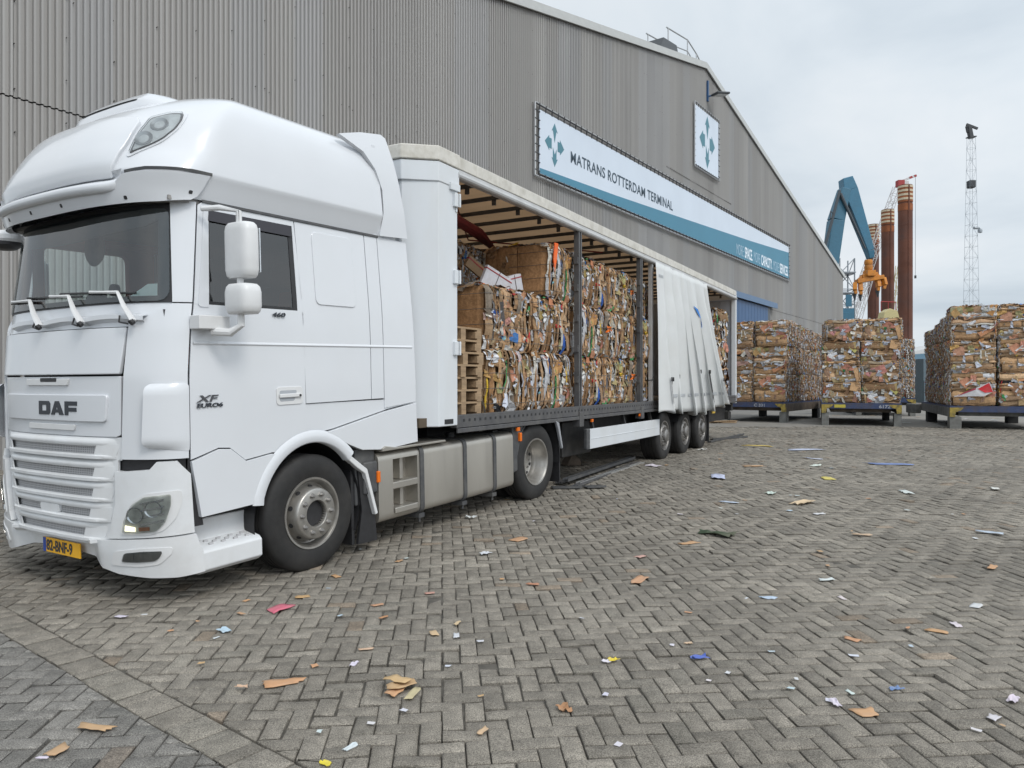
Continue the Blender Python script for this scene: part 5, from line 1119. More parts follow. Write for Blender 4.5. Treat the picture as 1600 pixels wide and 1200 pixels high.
    m = MB(); m.box(10.85, 10.88, .02, .45, .15, .95); m.build('mudflap', M['black'], T, smooth=0)
    m = MB(); m.box(11.2, 13.6, .25, .7, .55, .95); m.box(13.45, 13.75, .15, W - .15, .55, .75); m.box(13.55, 13.78, .1, W - .1, .78, 1.03); m.build('rear_underrun_bar', M['chassis'], T, bevel=.01)
    m = MB(); m.prism([(11.05, .80), (11.35, .80), (11.35, 1.0), (11.18, 1.0)], 'y', -.01, .01); m.build('warning_flag', pm('yellow_board', (.55, .36, .04), .6, var=.1), T, smooth=0)
    m = MB(); m.box(8.0, 11.2, -.08, -.02, .985, 1.015); m.box(8.3, 10.9, -.10, -.03, .955, .985); m.build('curtain_slat', M['wood'], T, smooth=0)
build_trailer()
# ------------------------------------------------------------------ bales of cardboard and paper
KRAFT = ((.46, .29, .16), (.39, .24, .13), (.52, .35, .21), (.31, .19, .105), (.44, .29, .18))
PAPER = ((.66, .67, .70), (.60, .60, .60), (.55, .58, .66), (.70, .68, .62), (.45, .45, .46))
ACC = ((.08, .22, .52), (.08, .34, .13), (.50, .05, .05), (.62, .42, .05), (.70, .16, .02), (.02, .02, .022), (.03, .09, .33), (.28, .55, .62), (.22, .05, .03), (.12, .11, .11))
def bale_colour(r, white=.16, acc=.06):
    t = r.random()
    if t < acc: c = r.choice(ACC); k = r.uniform(.7, 1.1)
    elif t < acc + white: c = r.choice(PAPER); k = r.uniform(.62, 1.05)
    elif t < acc + white + .07: c = (.26, .215, .17); k = r.uniform(.5, 1.1)
    else: c = r.choice(KRAFT); k = r.uniform(.55, 1.22)
    return tuple(x * k for x in c)
def bale_mesh(name, seed, w, h, d, front='v', side='f', white=.16):
    r = random.Random(seed); m = MB(); ns = seed * 13.7
    def nz(a, b, c=0.0): return mnoise.noise(Vector((a + ns, b, c)))
    # faces: origin, u axis, v axis, outward normal, lengths
    F = {'front': (Vector((0, 0, 0)), Vector((1, 0, 0)), Vector((0, 0, 1)), Vector((0, -1, 0)), w, h),
         'left': (Vector((0, d, 0)), Vector((0, -1, 0)), Vector((0, 0, 1)), Vector((-1, 0, 0)), d, h),
         'right': (Vector((w, 0, 0)), Vector((0, 1, 0)), Vector((0, 0, 1)), Vector((1, 0, 0)), d, h),
         'top': (Vector((0, 0, h)), Vector((1, 0, 0)), Vector((0, 1, 0)), Vector((0, 0, 1)), w, d)}
    def put(face, u, v, o):
        O, U, V, N, lu, lv = F[face]; a, b = 2 * u / lu - 1, 2 * v / lv - 1
        o -= .030 * (min(1.2, abs(a)) ** 8 + min(1.2, abs(b)) ** 8); o += .035 * nz(u * 1.6, v * 1.6, 3.0 + len(face))
        return O + U * u + V * v + N * o
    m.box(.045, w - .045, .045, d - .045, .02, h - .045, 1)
    def strips(face, vert, lo, hi, seg, bulge, white_, acc_=.06):
        lu, lv = (F[face][4], F[face][5]) if vert else (F[face][5], F[face][4])
        u = 0.0
        while u < lu - .004:
            wd = min(r.choice((lo, lo, (lo + hi) / 2, hi)) * r.uniform(.6, 1.3), lu - u); v = 0.0 if r.random() < .8 else r.uniform(0, .1); dep = r.uniform(-.030, .018)
            while v < lv - .01:
                L = min(lv - v, max(.05, r.lognormvariate(math.log(seg), .55))); n = max(2, int(L / .06)); col = bale_colour(r, white_, acc_)
                rows = []; dp = dep + r.uniform(-.02, .02); lean = r.uniform(-.02, .02); b = bulge * r.uniform(.4, 1.2); ph = r.uniform(0, 6)
                for k in range(n + 1):
                    t = v + L * k / n; sh = .040 * nz(u * 1.3, t * 3.0) + .018 * nz(u * 5, t * 7, 8) + lean * (k / n - .5) + r.gauss(0, .002); e = -.018 if k in (0, n) else 0
                    oo = dp + .016 * math.sin(t * r.uniform(9, 11) + ph) + .012 * nz(u * 9, t * 9, 2) + e
                    q = []
                    for f, g in ((-.08, -.8), (.25, .35), (.62, .15), (1.05, -.9)):
                        uu = u + wd * f + sh; q.append(put(face, uu, t, oo + b * g) if vert else put(face, t, uu, oo + b * g))
                    rows.append(q)
                o0 = len(m.f); m.grid(rows, 0, col)
                v += L * r.uniform(.92, 1.05)
            u += wd * r.uniform(.78, .98)
    def flaps(face, n, smin, smax, white_, acc=.06, out=.05, kraft=False):
        _, _, _, _, lu, lv = F[face]
        for _i in range(n):
            cu, cv = r.uniform(.03, lu - .03), r.uniform(.03, lv - .03); a = r.choice((0, math.pi / 2)) + r.gauss(0, .45); L, W = r.uniform(smin, smax), r.uniform(smin, smax) * r.uniform(.3, .7)
            col = bale_colour(r, white_, acc) if not kraft else tuple(x * r.uniform(.7, 1.15) for x in r.choice(KRAFT)); tu, tv = r.gauss(0, .28), r.gauss(0, .28); cr = r.uniform(.004, .02); o = r.uniform(.005, out); rows = []; cut = r.uniform(.3, 1)
            for i in range(4):
                q = []
                for j in range(3):
                    x, y = (i / 3 - .5) * L, (j / 2 - .5) * W * (1 - (1 - cut) * i / 3); uu, vv = cu + x * math.cos(a) - y * math.sin(a), cv + x * math.sin(a) + y * math.cos(a)
                    q.append(put(face, min(max(uu, -.02), lu + .02), min(max(vv, -.02), lv + .02), o + x * tu * .5 + y * tv * .5 + cr * math.sin(i * 2.2 + j * 1.7) + r.gauss(0, .005)))
                rows.append(q)
            m.grid(rows, 0, col)
    def flat(face):
        _, _, _, _, lu, lv = F[face]; u = 0
        while u < lu - .02:
            wd = min(lu - u, r.uniform(.22, .5)); col = tuple(x * k_ for x in (.40, .225, .11)) if (k_ := r.uniform(.75, 1.05)) else 0; dd = r.uniform(-.02, .0); tl = r.uniform(-.02, .02)
            m.grid([[put(face, u + .004 + (wd - .008) * i / 5, lv * j / 6, dd + tl * (i / 5 - .5) + .012 * nz(u * 3 + i * .6, j * .5, 5) - (.012 if i in (0, 5) else 0)) for i in range(6)] for j in range(7)], 0, col); u += wd
    def chopped(face, n, white_):
        _, _, _, _, lu, lv = F[face]
        strips(face, True, .02, .05, .10, .012, white_)
        flaps(face, n, .04, .13, white_ + .1, .07, .035)
    if front == 'v':
        strips('front', True, .016, .075, .40, .016, white, .035); flaps('front', 30, .04, .14, white + .42, .12, .022); flaps('front', 9, .12, .30, .72, .2, .024); flaps('front', 16, .10, .30, .0, .0, .014, True)
    elif front == 'h':
        strips('front', False, .05, .19, .85, .034, white * .45, .008); flaps('front', 9, .22, .50, .0, .02, .045, True); flaps('front', 14, .12, .30, .92, .03, .05); flaps('front', 16, .04, .10, .5, .15, .03)
    elif front == 'c': chopped('front', 130, white + .2)
    if side == 'f': flat('left'); flaps('left', 6, .05, .15, .3, .1, .02); flat('right')
    else: chopped('left', 80, white + .12); chopped('right', 80, white + .12)
    flaps('top', 60, .10, .34, .22, .05, .035); flaps('top', 34, .06, .16, .5, .10, .06)
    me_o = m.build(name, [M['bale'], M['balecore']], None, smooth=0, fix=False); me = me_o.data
    bpy.data.objects.remove(me_o); return me
def wire_mesh(w, h, d, n=4, vert=False):
    m = MB()
    for k in range(n):
        if vert: x = w * (k + .6) / (n + .2); m.tube([(x, -.022, .02), (x, -.030, h * .3), (x, -.026, h * .7), (x, -.02, h - .02), (x, d * .5, h + .012)], .0035, 4)
        else: z = h * (k + .6) / (n + .2); m.tube([(-.01, d * .6, z), (-.018, -.005, z), (.03, -.026, z + .004), (w * .5, -.034, z), (w - .03, -.026, z - .004), (w + .015, -.004, z)], .0035, 4)
    o = m.build('baling_wire', M['wire'], None, smooth=0); me = o.data; bpy.data.objects.remove(o); return me
BV = [bale_mesh('mixed_bale', 21 + i, 1.18, .77, 1.1, 'v', 'f', (.08, .16, .20, .12, .26, .15)[i]) for i in range(6)]
BH = [bale_mesh('layered_bale', 41 + i, 1.22, .735, 1.1, 'h', 'c', (.14, .34, .2, .26)[i]) for i in range(4)]
BT = [bale_mesh('tall_bale', 61 + i, 1.24, 1.09, 1.1, 'h', 'c', (.13, .24, .17, .2)[i]) for i in range(4)]
BC = [bale_mesh('chopped_bale', 81 + i, 1.15, .95, 1.1, 'c', 'c', .25) for i in range(2)]
WIRE_V = wire_mesh(1.18, .77, 1.1, 4, False); WIRE_H = wire_mesh(1.22, .735, 1.1, 4, True)
def bale(me, mat, loc, label, group, rz=0.0, scale=(1, 1, 1), wire=None, name='cardboard_bale'):
    o = bpy.data.objects.new(name, me); C.objects.link(o)
    o.matrix_world = mat @ Matrix.Translation(loc) @ Matrix.Rotation(rz, 4, 'Z') @ Matrix.Diagonal((*scale, 1)); tag(o, label, 'bale', group)
    if wire: w = bpy.data.objects.new('baling_wire', wire); C.objects.link(w); w.parent = o
    return o
def build_load():
    r = random.Random(8); g = 'cardboard bales loaded in the trailer'; fl = 1.187
    lay = ('bottom', 'second', 'third')
    where = {0: 'next to the pallet stack', 1: 'just left of the first dark side post', 2: 'just right of the first dark side post', 3: 'just left of the second dark side post', 4: 'between the second side post and the white curtain'}
    cols = [(.90, 1.18), (2.10, 1.18), (3.42, 1.18), (4.62, 1.18), (5.86, 1.1)]
    k = 0
    tall = [.772, .775, .0]
    for c, (x, w) in enumerate(cols):
        z = fl
        for l in range(3):
            if l == 2 and c == 0: continue
            xx, ww, yy = x, w, .14 + r.uniform(-.02, .03)
            if l == 2: xx, ww = {1: (2.62, .98), 2: (3.64, 1.12), 3: (4.80, 1.08), 4: (5.92, 1.05)}[c]; yy += .03
            if l == 1: xx += r.uniform(-.05, .03)
            if l == 2 and c == 1: wl = 'with an orange strip at its top corner'
            else: wl = ''
            hh = (.775, .785, .80 - .02 * c)[l]
            lab = f'{lay[l]} layer bale in the trailer, {where[c]}' if not wl else 'third layer bale with an orange strip on its corner, left of the first post'
            bale(BV[(c * 2 + l * 3 + (c // 2)) % 6], RMAT, (xx, yy, z), lab, g, r.gauss(0, .012), (ww / 1.18, 1, hh / .77), WIRE_V if c < 4 else None); z += hh - .004
    s = MB(); s.add([(2.70, .13, 3.535), (2.78, .115, 3.53), (2.745, .12, 3.30), (2.70, .135, 3.12), (2.675, .14, 3.30)], [(0, 1, 2, 3, 4)], 0, (.85, .14, .02)); s.v += [(x, y + .012, z) for x, y, z in s.v]; s.f += [[9, 8, 7, 6, 5]]; s.m += [0]; s.c += [(.85, .14, .02)]
    o = s.build('orange_strip', M['scrap'], None, smooth=0); o.matrix_world = RMAT; tag(o, 'bright orange plastic strip hanging on the third layer bale beside the first side post', 'plastic strip')
    # further bales behind the front row at the headboard end
    bale(BC[0], RMAT, (1.70, 1.30, fl + 1.56), 'grey and white shredded bale far back under the trailer roof behind the white cartons', g, .05, (.95, 1, .85))
    bale(BV[3], RMAT, (.45, 1.32, fl + 1.56), 'shaded brown bale at the back of the third layer near the front bulkhead', g, -.05, (1.1, 1, .95))
    bale(BV[1], RMAT, (-.35, 1.32, fl), 'bottom layer bale in the dark behind the pallet stack', g); bale(BV[4], RMAT, (-.35, 1.28, fl + .78), 'second layer bale in the dark behind the pallet stack', g)
    for l in range(3):
        bale(BH[l], RMAT, (12.22, .14, fl + .755 * l), f'{lay[l]} layer bale at the trailer rear, in the gap right of the white curtain', g, .02, (.98, 1, 1.02))
    # white cartons on the second layer
    for j, (x, y, z, rx, ry, rz, sz, lab) in enumerate(((1.78, .55, fl + 1.70, .12, .38, -.35, (.46, .06, .30), 'white flattened carton tilted on the second bale layer'), (2.20, .48, fl + 1.70, .1, -.28, -.45, (.22, .10, .30), 'small white carton box standing right of the flattened carton'), (1.95, .85, fl + 1.86, .2, .45, -.2, (.70, .05, .16), 'long brown carton flap leaning behind the white cartons'))):
        m = MB(); m.box(-sz[0] / 2, sz[0] / 2, 0, sz[1], -sz[2] / 2, sz[2] / 2, 0, (.62, .62, .66) if j < 2 else (.30, .19, .10)); o = m.build('carton', M['scrap'], None, smooth=0, bevel=.006); o.matrix_world = RMAT @ Matrix.Translation((x, y, z)) @ Matrix.Rotation(rz, 4, 'Z') @ Matrix.Rotation(ry, 4, 'Y') @ Matrix.Rotation(rx, 4, 'X'); tag(o, lab, 'carton')
        f = MB(); f.box(-sz[0] / 2 - .002, sz[0] / 2 + .002, -.004, sz[1] + .004, sz[2] * .5 - .05, sz[2] * .5 - .035, 0, (.35, .03, .04)); f.box(-.01, .0, -.004, .002, -sz[2] / 2, sz[2] / 2, 0, (.12, .10, .10)); q = f.build('carton_tape', M['scrap'], o, smooth=0)
    # pallets stacked behind the corner post
    def pallet():
        p = empty('pallet')
        d = MB()
        for k in range(5): d.box(0, .80, k * .263, k * .263 + .145, .122, .144)
        for x in (0, .35, .70): d.box(x, x + .10, 0, 1.2, .100, .1215)
        d.build('deck', M['wood'], p, smooth=0)
        for x in (0, .35, .66):
            for y in (0, .53, 1.06): b = MB(); b.box(x, x + (.10 if x == .35 else .14), y, y + .14, .022, .100); b.build('block', M['wood'], p, smooth=0)
        s = MB()
        for x in (0, .35, .70): s.box(x, x + .10, 0, 1.2, 0, .0215)
        s.build('skid_board', M['wood'], p, smooth=0)
        return p
    p0 = pallet(); nm = ('lowest', 'second lowest', 'third from the bottom', 'middle', 'third from the top', 'second from the top', 'topmost')
    for k in range(7):
        p = p0 if k == 0 else copy_tree(p0)
        p.matrix_world = RMAT @ Matrix.Translation((.02 + r.uniform(-.04, .03), .20 + r.uniform(-.02, .03), fl + .145 * k)) @ Matrix.Rotation(r.gauss(0, .012), 4, 'Z')
        tag(p, f'{nm[k]} wooden pallet in the stack behind the white corner post', 'pallet', 'wooden pallets stacked in the trailer')
build_load()

# ------------------------------------------------------------------ steel roll platforms with bales
PM = dict(
    deck=pm('platform_blue_paint', (.035, .055, .13), .5, var=.2, scale=4, dirt=(.08, .06, .045), dscale=3, damt=.8),
    beam=pm('platform_weathered_steel', (.11, .085, .065), .7, var=.25, scale=5, dirt=(.05, .045, .04), dscale=3, damt=.8),
    grey=pm('platform_grey_steel', (.17, .17, .16), .65, var=.2, scale=5, dirt=(.07, .06, .05), dscale=3, damt=.7),
    yellow=pm('platform_yellow_mark', (.34, .25, .05), .6, var=.2, scale=12, dirt=(.06, .055, .05), dscale=9, damt=.9),
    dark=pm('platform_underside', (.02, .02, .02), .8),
    white=pm('platform_white_marking', (.34, .36, .40), .6, var=.1),
)
def platform(mat, wid, length, top, grd, label, side='beam', left_yellow=True, mark=None, legw=.24):
    p = tag(empty('roll_platform', mat), label, 'platform', 'steel roll platforms carrying bales')
    d = MB(); d.box(0, wid, 0, length, top - .05, top); d.box(.0, wid, -.012, .10, top - .20, top - .052); d.build('deck', PM['deck'], p, smooth=0)
    b = MB()
    for x in (0.0, wid - .14): b.box(x + (-.012 if x == 0 else .012), x + (.128 if x == 0 else .152), .105, length, top - .36, top - .052)
    b.box(.3, wid - .3, .4, length, top - .34, top - .055); b.build('side_beam', PM[side], p, smooth=0, bevel=.01)
    for x in (0.0, wid - legw):
        for y, yl in ((.0, .45), (length - 1.6, .5)):
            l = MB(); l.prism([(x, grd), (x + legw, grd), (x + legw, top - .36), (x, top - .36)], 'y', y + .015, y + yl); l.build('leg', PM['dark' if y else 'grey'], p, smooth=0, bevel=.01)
    for x0, s in ((0, 1), (wid, -1)):
        g = MB(); g.prism([(x0, top - .36), (x0, top - .055), (x0 + s * .40, top - .055), (x0 + s * .30, top - .16), (x0 + s * .17, top - .20), (x0 + s * .15, top - .36)][::s], 'y', -.03, .10); g.build('gusset', PM['yellow'], p, smooth=0)
    if left_yellow:
        g = MB(); g.box(.42, .78, -.02, -.012, top - .17, top - .06); g.build('marking_panel', pm('yellow_marking_panel', (.50, .42, .06), .6, var=.15), p, smooth=0)
    if mark:
        t = MB(); text_mesh(t, mark[0], .15, lambda X, Y, Z: (mark[1] + X, -.016 + Z * .3, top - .17 + Y), depth=.002, sx=1.2, bold=.004); t.build('stencil_lettering', PM['white'], p, smooth=0)
    return p
def build_platforms():
    r = random.Random(4); lay = ('bottom', 'second', 'third', 'top')
    # left platform, parallel to the warehouse
    m1 = frame((10.42, 28.15, 0), (-.8155, .5788)); m1 = m1 @ Matrix.Rotation(math.pi, 4, 'Z')     # x to the right along the near edge, y away
    m1 = m1 @ Matrix.Translation((-2.55, 0, 0))
    platform(m1, 2.55, 6.6, .92, .13, 'blue roll platform with weathered brown side beam, behind the trailer rear', 'beam', False, ('C 331', 1.35))
    g = 'bales stacked on the left platform'
    for row in range(5):
        for c in range(2):
            if c == 0 and row > 0: continue
            for l in range(3):
                top_ = 1.075 if l < 2 else 1.0 - .06 * row
                lab = f'{("bottom", "middle", "top")[l]} bale ' + ('at the front left of the left platform, beside the white rear post' if c == 0 else f'in the {("front", "second", "third", "fourth", "rearmost")[row]} row of the left platform, right-hand column')
                bale(BT[(row + l * 2 + c) % 4], m1, (.02 + 1.28 * c + r.gauss(0, .02), .06 + 1.17 * row + r.gauss(0, .03), .925 + 1.07 * l), lab, g, r.gauss(0, .02), (1.0, 1.02, top_ / 1.09))
    # middle platform
    m2 = frame((11.12, 26.55, 0), (.925, -.38))
    platform(m2, 2.56, 6.2, .95, .14, 'blue roll platform with a yellow marking panel, middle one of the three near platforms', 'beam', True, ('6172', 1.85))
    g = 'bales stacked on the middle platform'
    for row in range(2):
        for c in range(2):
            for l in range(4):
                if row == 1 and l < 3: continue
                lab = f'{lay[l]} layer bale in the {("left", "right")[c]} front column of the middle platform' if row == 0 else f'top bale in the second row behind the {("left", "right")[c]} column of the middle platform'
                bale(BH[(l + 2 * c + row) % 4], m2, (.03 + 1.26 * c + r.gauss(0, .02) + (.06 if l == 3 else 0), .03 + 1.14 * row + r.gauss(0, .025), .955 + .735 * l), lab, g, r.gauss(0, .025), (1, 1, 1.0))
    # right platform
    m3 = frame((14.42, 24.35, 0), (.93, -.37))
    platform(m3, 3.0, 6.4, .90, .14, 'blue and grey steel roll platform cut off by the right edge of the photo', 'grey', False, None, .34)
    t = MB(); t.prism([(-.22, 6.3), (-.02, 6.3), (-.02, 7.2), (-.30, 7.35), (-.5, 7.1)], 'z', .42, .80); t.v = [(x, y, z) for x, y, z in t.v]; o = t.build('drawbar_socket', PM['grey'], None, bevel=.04); o.parent = bpy.data.objects['roll_platform.002']
    g = 'bales stacked on the right platform'
    for row in range(5):
        for c in range(3):
            if c > 0 and row > 0: continue
            for l in range(3):
                hh = (1.10, 1.09, 1.08 if row == 0 else (.95 - .12 * row))[l]
                if hh < .6: hh = .6
                lab = f'{("bottom", "middle", "top")[l]} bale ' + (f'in the {("first", "second", "third")[c]} column of the right platform, near edge' if row == 0 else f'in the {("", "second", "third", "fourth", "rearmost")[row]} row back on the right platform, left side')
                bale(BT[(l * 3 + c + row * 2 + 1) % 4], m3, (.06 + 1.32 * c + r.gauss(0, .02), .06 + 1.17 * row + r.gauss(0, .03), .905 + 1.095 * l), lab, g, r.gauss(0, .02), (1.04, 1.02, hh / 1.09))
    f = MB(); f.add([(.10, -.05, 1.28), (.62, -.06, 1.52), (1.12, -.055, 1.76), (1.22, -.05, 1.45), (.95, -.07, 1.30), (.60, -.05, 1.30)], [(0, 1, 4, 5), (1, 2, 3, 4)], 0, (.60, .60, .62)); f.add([(.78, -.065, 1.54), (1.10, -.062, 1.74), (1.21, -.06, 1.44), (.98, -.08, 1.42)], [(0, 1, 2, 3)], 0, (.55, .02, .03)); f.add([(.20, -.062, 1.30), (.35, -.062, 1.40), (.72, -.066, 1.575), (.74, -.066, 1.53)], [(0, 1, 2, 3)], 0, (.35, .02, .06))
    o = f.build('red_and_white_carton', M['scrap'], None, smooth=0); so = o.modifiers.new('solid', 'SOLIDIFY'); so.thickness = .006; o.matrix_world = m3 @ Matrix.Translation((0, 0, -.08)); tag(o, 'crumpled red and white printed carton on the lowest bale of the right platform', 'carton')
    # far platform seen between the middle and right ones
    m4 = frame((16.1, 34.6, 0), (.95, -.31))
    platform(m4, 2.5, 5.0, .97, .145, 'pale grey roll platform farther back, between the middle and right platforms', 'grey', False)
    g = 'bales on the far platform'
    for c in range(2):
        for l in range(3):
            for row in range(2):
                if row and c == 0: continue
                bale(BC[(l + c + row) % 2], m4, (.03 + 1.24 * c, .05 + 1.2 * row, .975 + .90 * l), f'{("bottom", "middle", "top")[l]} shredded paper bale on the far platform, ' + ('left column' if c == 0 else ('right column' if row == 0 else 'second row, right column')), g, r.gauss(0, .03), (1.05, 1.05, .95))
build_platforms()
# ------------------------------------------------------------------ harbour behind: crane, jack-up legs, mast, quay
HM = dict(
    blue=pm('crane_blue', (.035, .15, .24), .45, var=.08, dirt=(.05, .10, .13), damt=.4, dscale=.6),
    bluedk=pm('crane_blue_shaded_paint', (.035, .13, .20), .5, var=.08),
    orange=pm('grab_orange', (.56, .20, .012), .5, var=.12, dirt=(.12, .06, .03), damt=.6, dscale=1.2),
    cyl=pm('hydraulic_steel', (.06, .07, .08), .4, metal=.3),
    rust=pm('rusty_leg_steel', (.125, .045, .026), .85, var=.3, scale=.5, dirt=(.05, .035, .034), dscale=.25, damt=.9),
    rustor=pm('rusty_orange_band', (.24, .075, .025), .8, var=.25, scale=.8),
    bandw=pm('leg_white_band', (.50, .42, .30), .7, var=.15),
    lat=pm('lattice_white', (.50, .48, .48), .6, var=.08), laty=pm('lattice_yellow', (.46, .40, .20), .6, var=.1),
    latg=pm('lattice_galvanised', (.33, .36, .39), .5, metal=.3, var=.06),
    red=pm('crane_red', (.30, .03, .03), .6, var=.1), dark=pm('fitting_dark', (.03, .033, .037), .5),
    cont=pm('container_bluegrey', (.10, .14, .165), .6, var=.1), redtank=pm('tank_red', (.45, .07, .03), .5, var=.1), white=pm('harbour_white', (.55, .56, .56), .6, var=.05),
    shedwall=pm('opposite_shed_cladding', (.62, .65, .61), .6, var=.06, streak=(1, 1, .1)), shedred=pm('opposite_shed_oxide', (.16, .035, .025), .7, var=.1),
)
def P3(px, py, Y): return at(px, py, Y)
def lattice(mb, a, b, wa, wb, n, r, up=(0, 0, 1)):
    a, b = Vector(a), Vector(b); d = (b - a).normalized(); x = d.cross(Vector(up)).normalized() if abs(d.dot(Vector(up))) < .98 else Vector((1, 0, 0)); y = x.cross(d)
    def c(t, k): w = (wa + (wb - wa) * t) / 2; return a.lerp(b, t) + x * w * (1 if k in (0, 1) else -1) + y * w * (1 if k in (0, 3) else -1)
    for k in range(4): mb.tube([c(0, k), c(1, k)], r, 4)
    for i in range(n):
        t0, t1 = i / n, (i + 1) / n
        for k in range(4):
            mb.tube([c(t0, k), c(t0, (k + 1) % 4)], r * .6, 4); p, q = (k, (k + 1) % 4) if (i + k) % 2 else ((k + 1) % 4, k); mb.tube([c(t0, p), c(t1, q)], r * .6, 4)
def taper(mb, a, b, wa, ha, wb, hb, mi=0):
    a, b = Vector(a), Vector(b); d = (b - a).normalized(); x = d.cross(Vector((0, 1, 0))).normalized(); y = Vector((0, 1, 0)); v = []
    for p, w, h in ((a, wa, ha), (b, wb, hb)):
        for i, j in ((-1, -1), (1, -1), (1, 1), (-1, 1)): v.append(p + x * w / 2 * i + y * h / 2 * j)
    mb.add(v, [(3, 2, 1, 0), (4, 5, 6, 7), (0, 1, 5, 4), (1, 2, 6, 5), (2, 3, 7, 6), (3, 0, 4, 7)], mi)
def build_harbour():
    Y = 82
    base = P3(1296, 600, Y); base.z = .14
    c = tag(empty('harbour_crane', Matrix.Translation(base)), 'blue knuckle-boom harbour crane with an orange grab rising behind the warehouse end', 'crane')
    def L(px, py, dy=0): return P3(px, py, Y + dy) - base
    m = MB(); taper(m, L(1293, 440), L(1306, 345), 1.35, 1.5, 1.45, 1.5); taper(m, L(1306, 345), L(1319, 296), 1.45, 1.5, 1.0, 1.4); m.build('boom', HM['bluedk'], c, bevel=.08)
    m = MB(); taper(m, L(1321, 279), L(1326, 298), 1.1, 1.3, 1.55, 1.3); taper(m, L(1326, 298), L(1358, 392), 1.55, 1.3, .75, 1.1); taper(m, L(1358, 392), L(1360, 404), .75, 1.1, .55, .8); s = m.build('stick', HM['blue'], c, bevel=.06)
    m = MB(); m.tube([L(1287, 392, -1.0), L(1300, 345, -1.0), L(1312, 298, -.9)], .16, 8); m.tube([L(1313, 302, -.9), L(1322, 322, -.9), L(1352, 388, -.9)], [.17, .17, .10], 8); m.tube([L(1303, 335, -1), L(1298, 330, -1.2), L(1297, 340, -1.2), L(1302, 342, -1)], .06, 5); m.build('hydraulic_cylinder', HM['cyl'], c)
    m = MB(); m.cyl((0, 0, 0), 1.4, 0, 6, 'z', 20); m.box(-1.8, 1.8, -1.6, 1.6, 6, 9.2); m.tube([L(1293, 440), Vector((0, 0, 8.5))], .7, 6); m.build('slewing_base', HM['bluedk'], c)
    m = MB()
    for q in (L(1357, 410), L(1357, 418), L(1356, 426)): m.lathe([(.01, -.32), (.40, -.28), (.46, 0), (.40, .28), (.01, .32)], q, 'z', 12)
    m.beam(L(1338, 440), L(1379, 433), .9, .45); m.beam(L(1346, 433), L(1370, 429), .7, .5); m.beam(L(1341, 437), L(1352, 428), .5, .22); m.beam(L(1376, 434), L(1366, 426), .5, .22); m.box(L(1351, 428).x, L(1364, 428).x, -.7, .5, L(1351, 428).z - .3, L(1351, 428).z + .35)
    for px, py, k in ((1336, 442, -1), (1344, 443, -.3), (1371, 437, .3), (1380, 434, 1)):
        p = L(px, py); m.beam(p, p + Vector((.10 * k, -.2, -.85)), .42, .5); m.beam(p + Vector((.10 * k, -.2, -.85)), p + Vector((.0, -.2, -1.25)), .26, .3)
    g = m.build('grab', HM['orange'], c, smooth=30, bevel=.04)
    for px, py in ((1335, 459), (1344, 460), (1371, 454)): p = L(px, py); m = MB(); m.tube([p, p + Vector((0, -.1, -.75))], [.24, .06], 6); m.build('claw_tip', HM['dark'], g)
    # lattice stair tower beside the crane
    t0 = P3(1318.5, 600, 88); t0.z = .14
    t = tag(empty('lattice_tower', Matrix.Translation(t0)), 'pale galvanised lattice tower with a blue panel at its foot, right of the warehouse corner', 'tower')
    m = MB(); lattice(m, (0, 0, 0), (0, 0, 16.3), 1.75, 1.75, 9, .09); 
    for z in (9, 12.2, 14.6): m.box(-1, 1, -1, 1, z, z + .12)
    m.build('frame', HM['latg'], t, smooth=0); m = MB(); m.box(-.78, .78, -.98, -.92, 6.5, 10.4); m.box(-.2, .5, -.99, -.9, 10.6, 12.0); m.build('panel', HM['blue'], t, smooth=0)
    # jack-up legs
    for (px, py, Yk, tone, lab) in ((1414.5, 290, 141, 0, 'tallest rust-brown jack-up leg with white bands and a small red crane above it'), (1387, 328, 160, 1, 'middle rust-brown jack-up leg with pale bands at its top'), (1364.5, 351, 180, 2, 'farthest rust-brown jack-up leg, left of the other two, behind the orange grab')):
        top = P3(px, py, Yk); H = top.z; r = 1.27
        l = tag(empty('jack_up_leg', Matrix.Translation((top.x, top.y, -2))), lab, 'jack-up leg', 'three jack-up legs'); Z = H + 2
        m = MB(); m.lathe([(.01, 0), (r, 0), (r, Z - 3.6)], (0, 0, 0), 'z', 28); m.lathe([(r - .03, Z - 3.6), (r - .03, Z), (.01, Z + .02)], (0, 0, 0), 'z', 28); m.box(-.12, .12, -r - .12, -r + .1, 0, Z - .2)
        k = 0
        while k < Z - 6: m.lathe([(r, k), (r + .025, k + .05), (r, k + .1)], (0, 0, 0), 'z', 28); k += 2.6
        m.build('leg_tube', HM['rust'], l)
        m = MB(); nb = 4 if tone != 2 else 5
        for k in range(nb): m.lathe([(r, Z - .55 - k * .78), (r + .06, Z - .55 - k * .78), (r + .06, Z - .15 - k * .78), (r, Z - .15 - k * .78)], (0, 0, 0), 'z', 28)
        m.build('pale_band', HM['bandw'], l)
        m = MB(); m.lathe([(r, Z - 4.9), (r + .03, Z - 4.9), (r + .03, Z - 3.6), (r, Z - 3.6)], (0, 0, 0), 'z', 28)
        for k in range(nb): m.lathe([(r, Z - .93 - k * .78), (r + .04, Z - .93 - k * .78), (r + .04, Z - .58 - k * .78), (r, Z - .58 - k * .78)], (0, 0, 0), 'z', 28)
        m.build('rust_band', HM['rustor'], l)
    p0 = P3(1409, 286, 152)
    k = tag(empty('slewing_crane', Matrix.Translation((p0.x, p0.y, 0))), 'small red and white crane head peeping over the tallest jack-up leg', 'crane'); z = p0.z
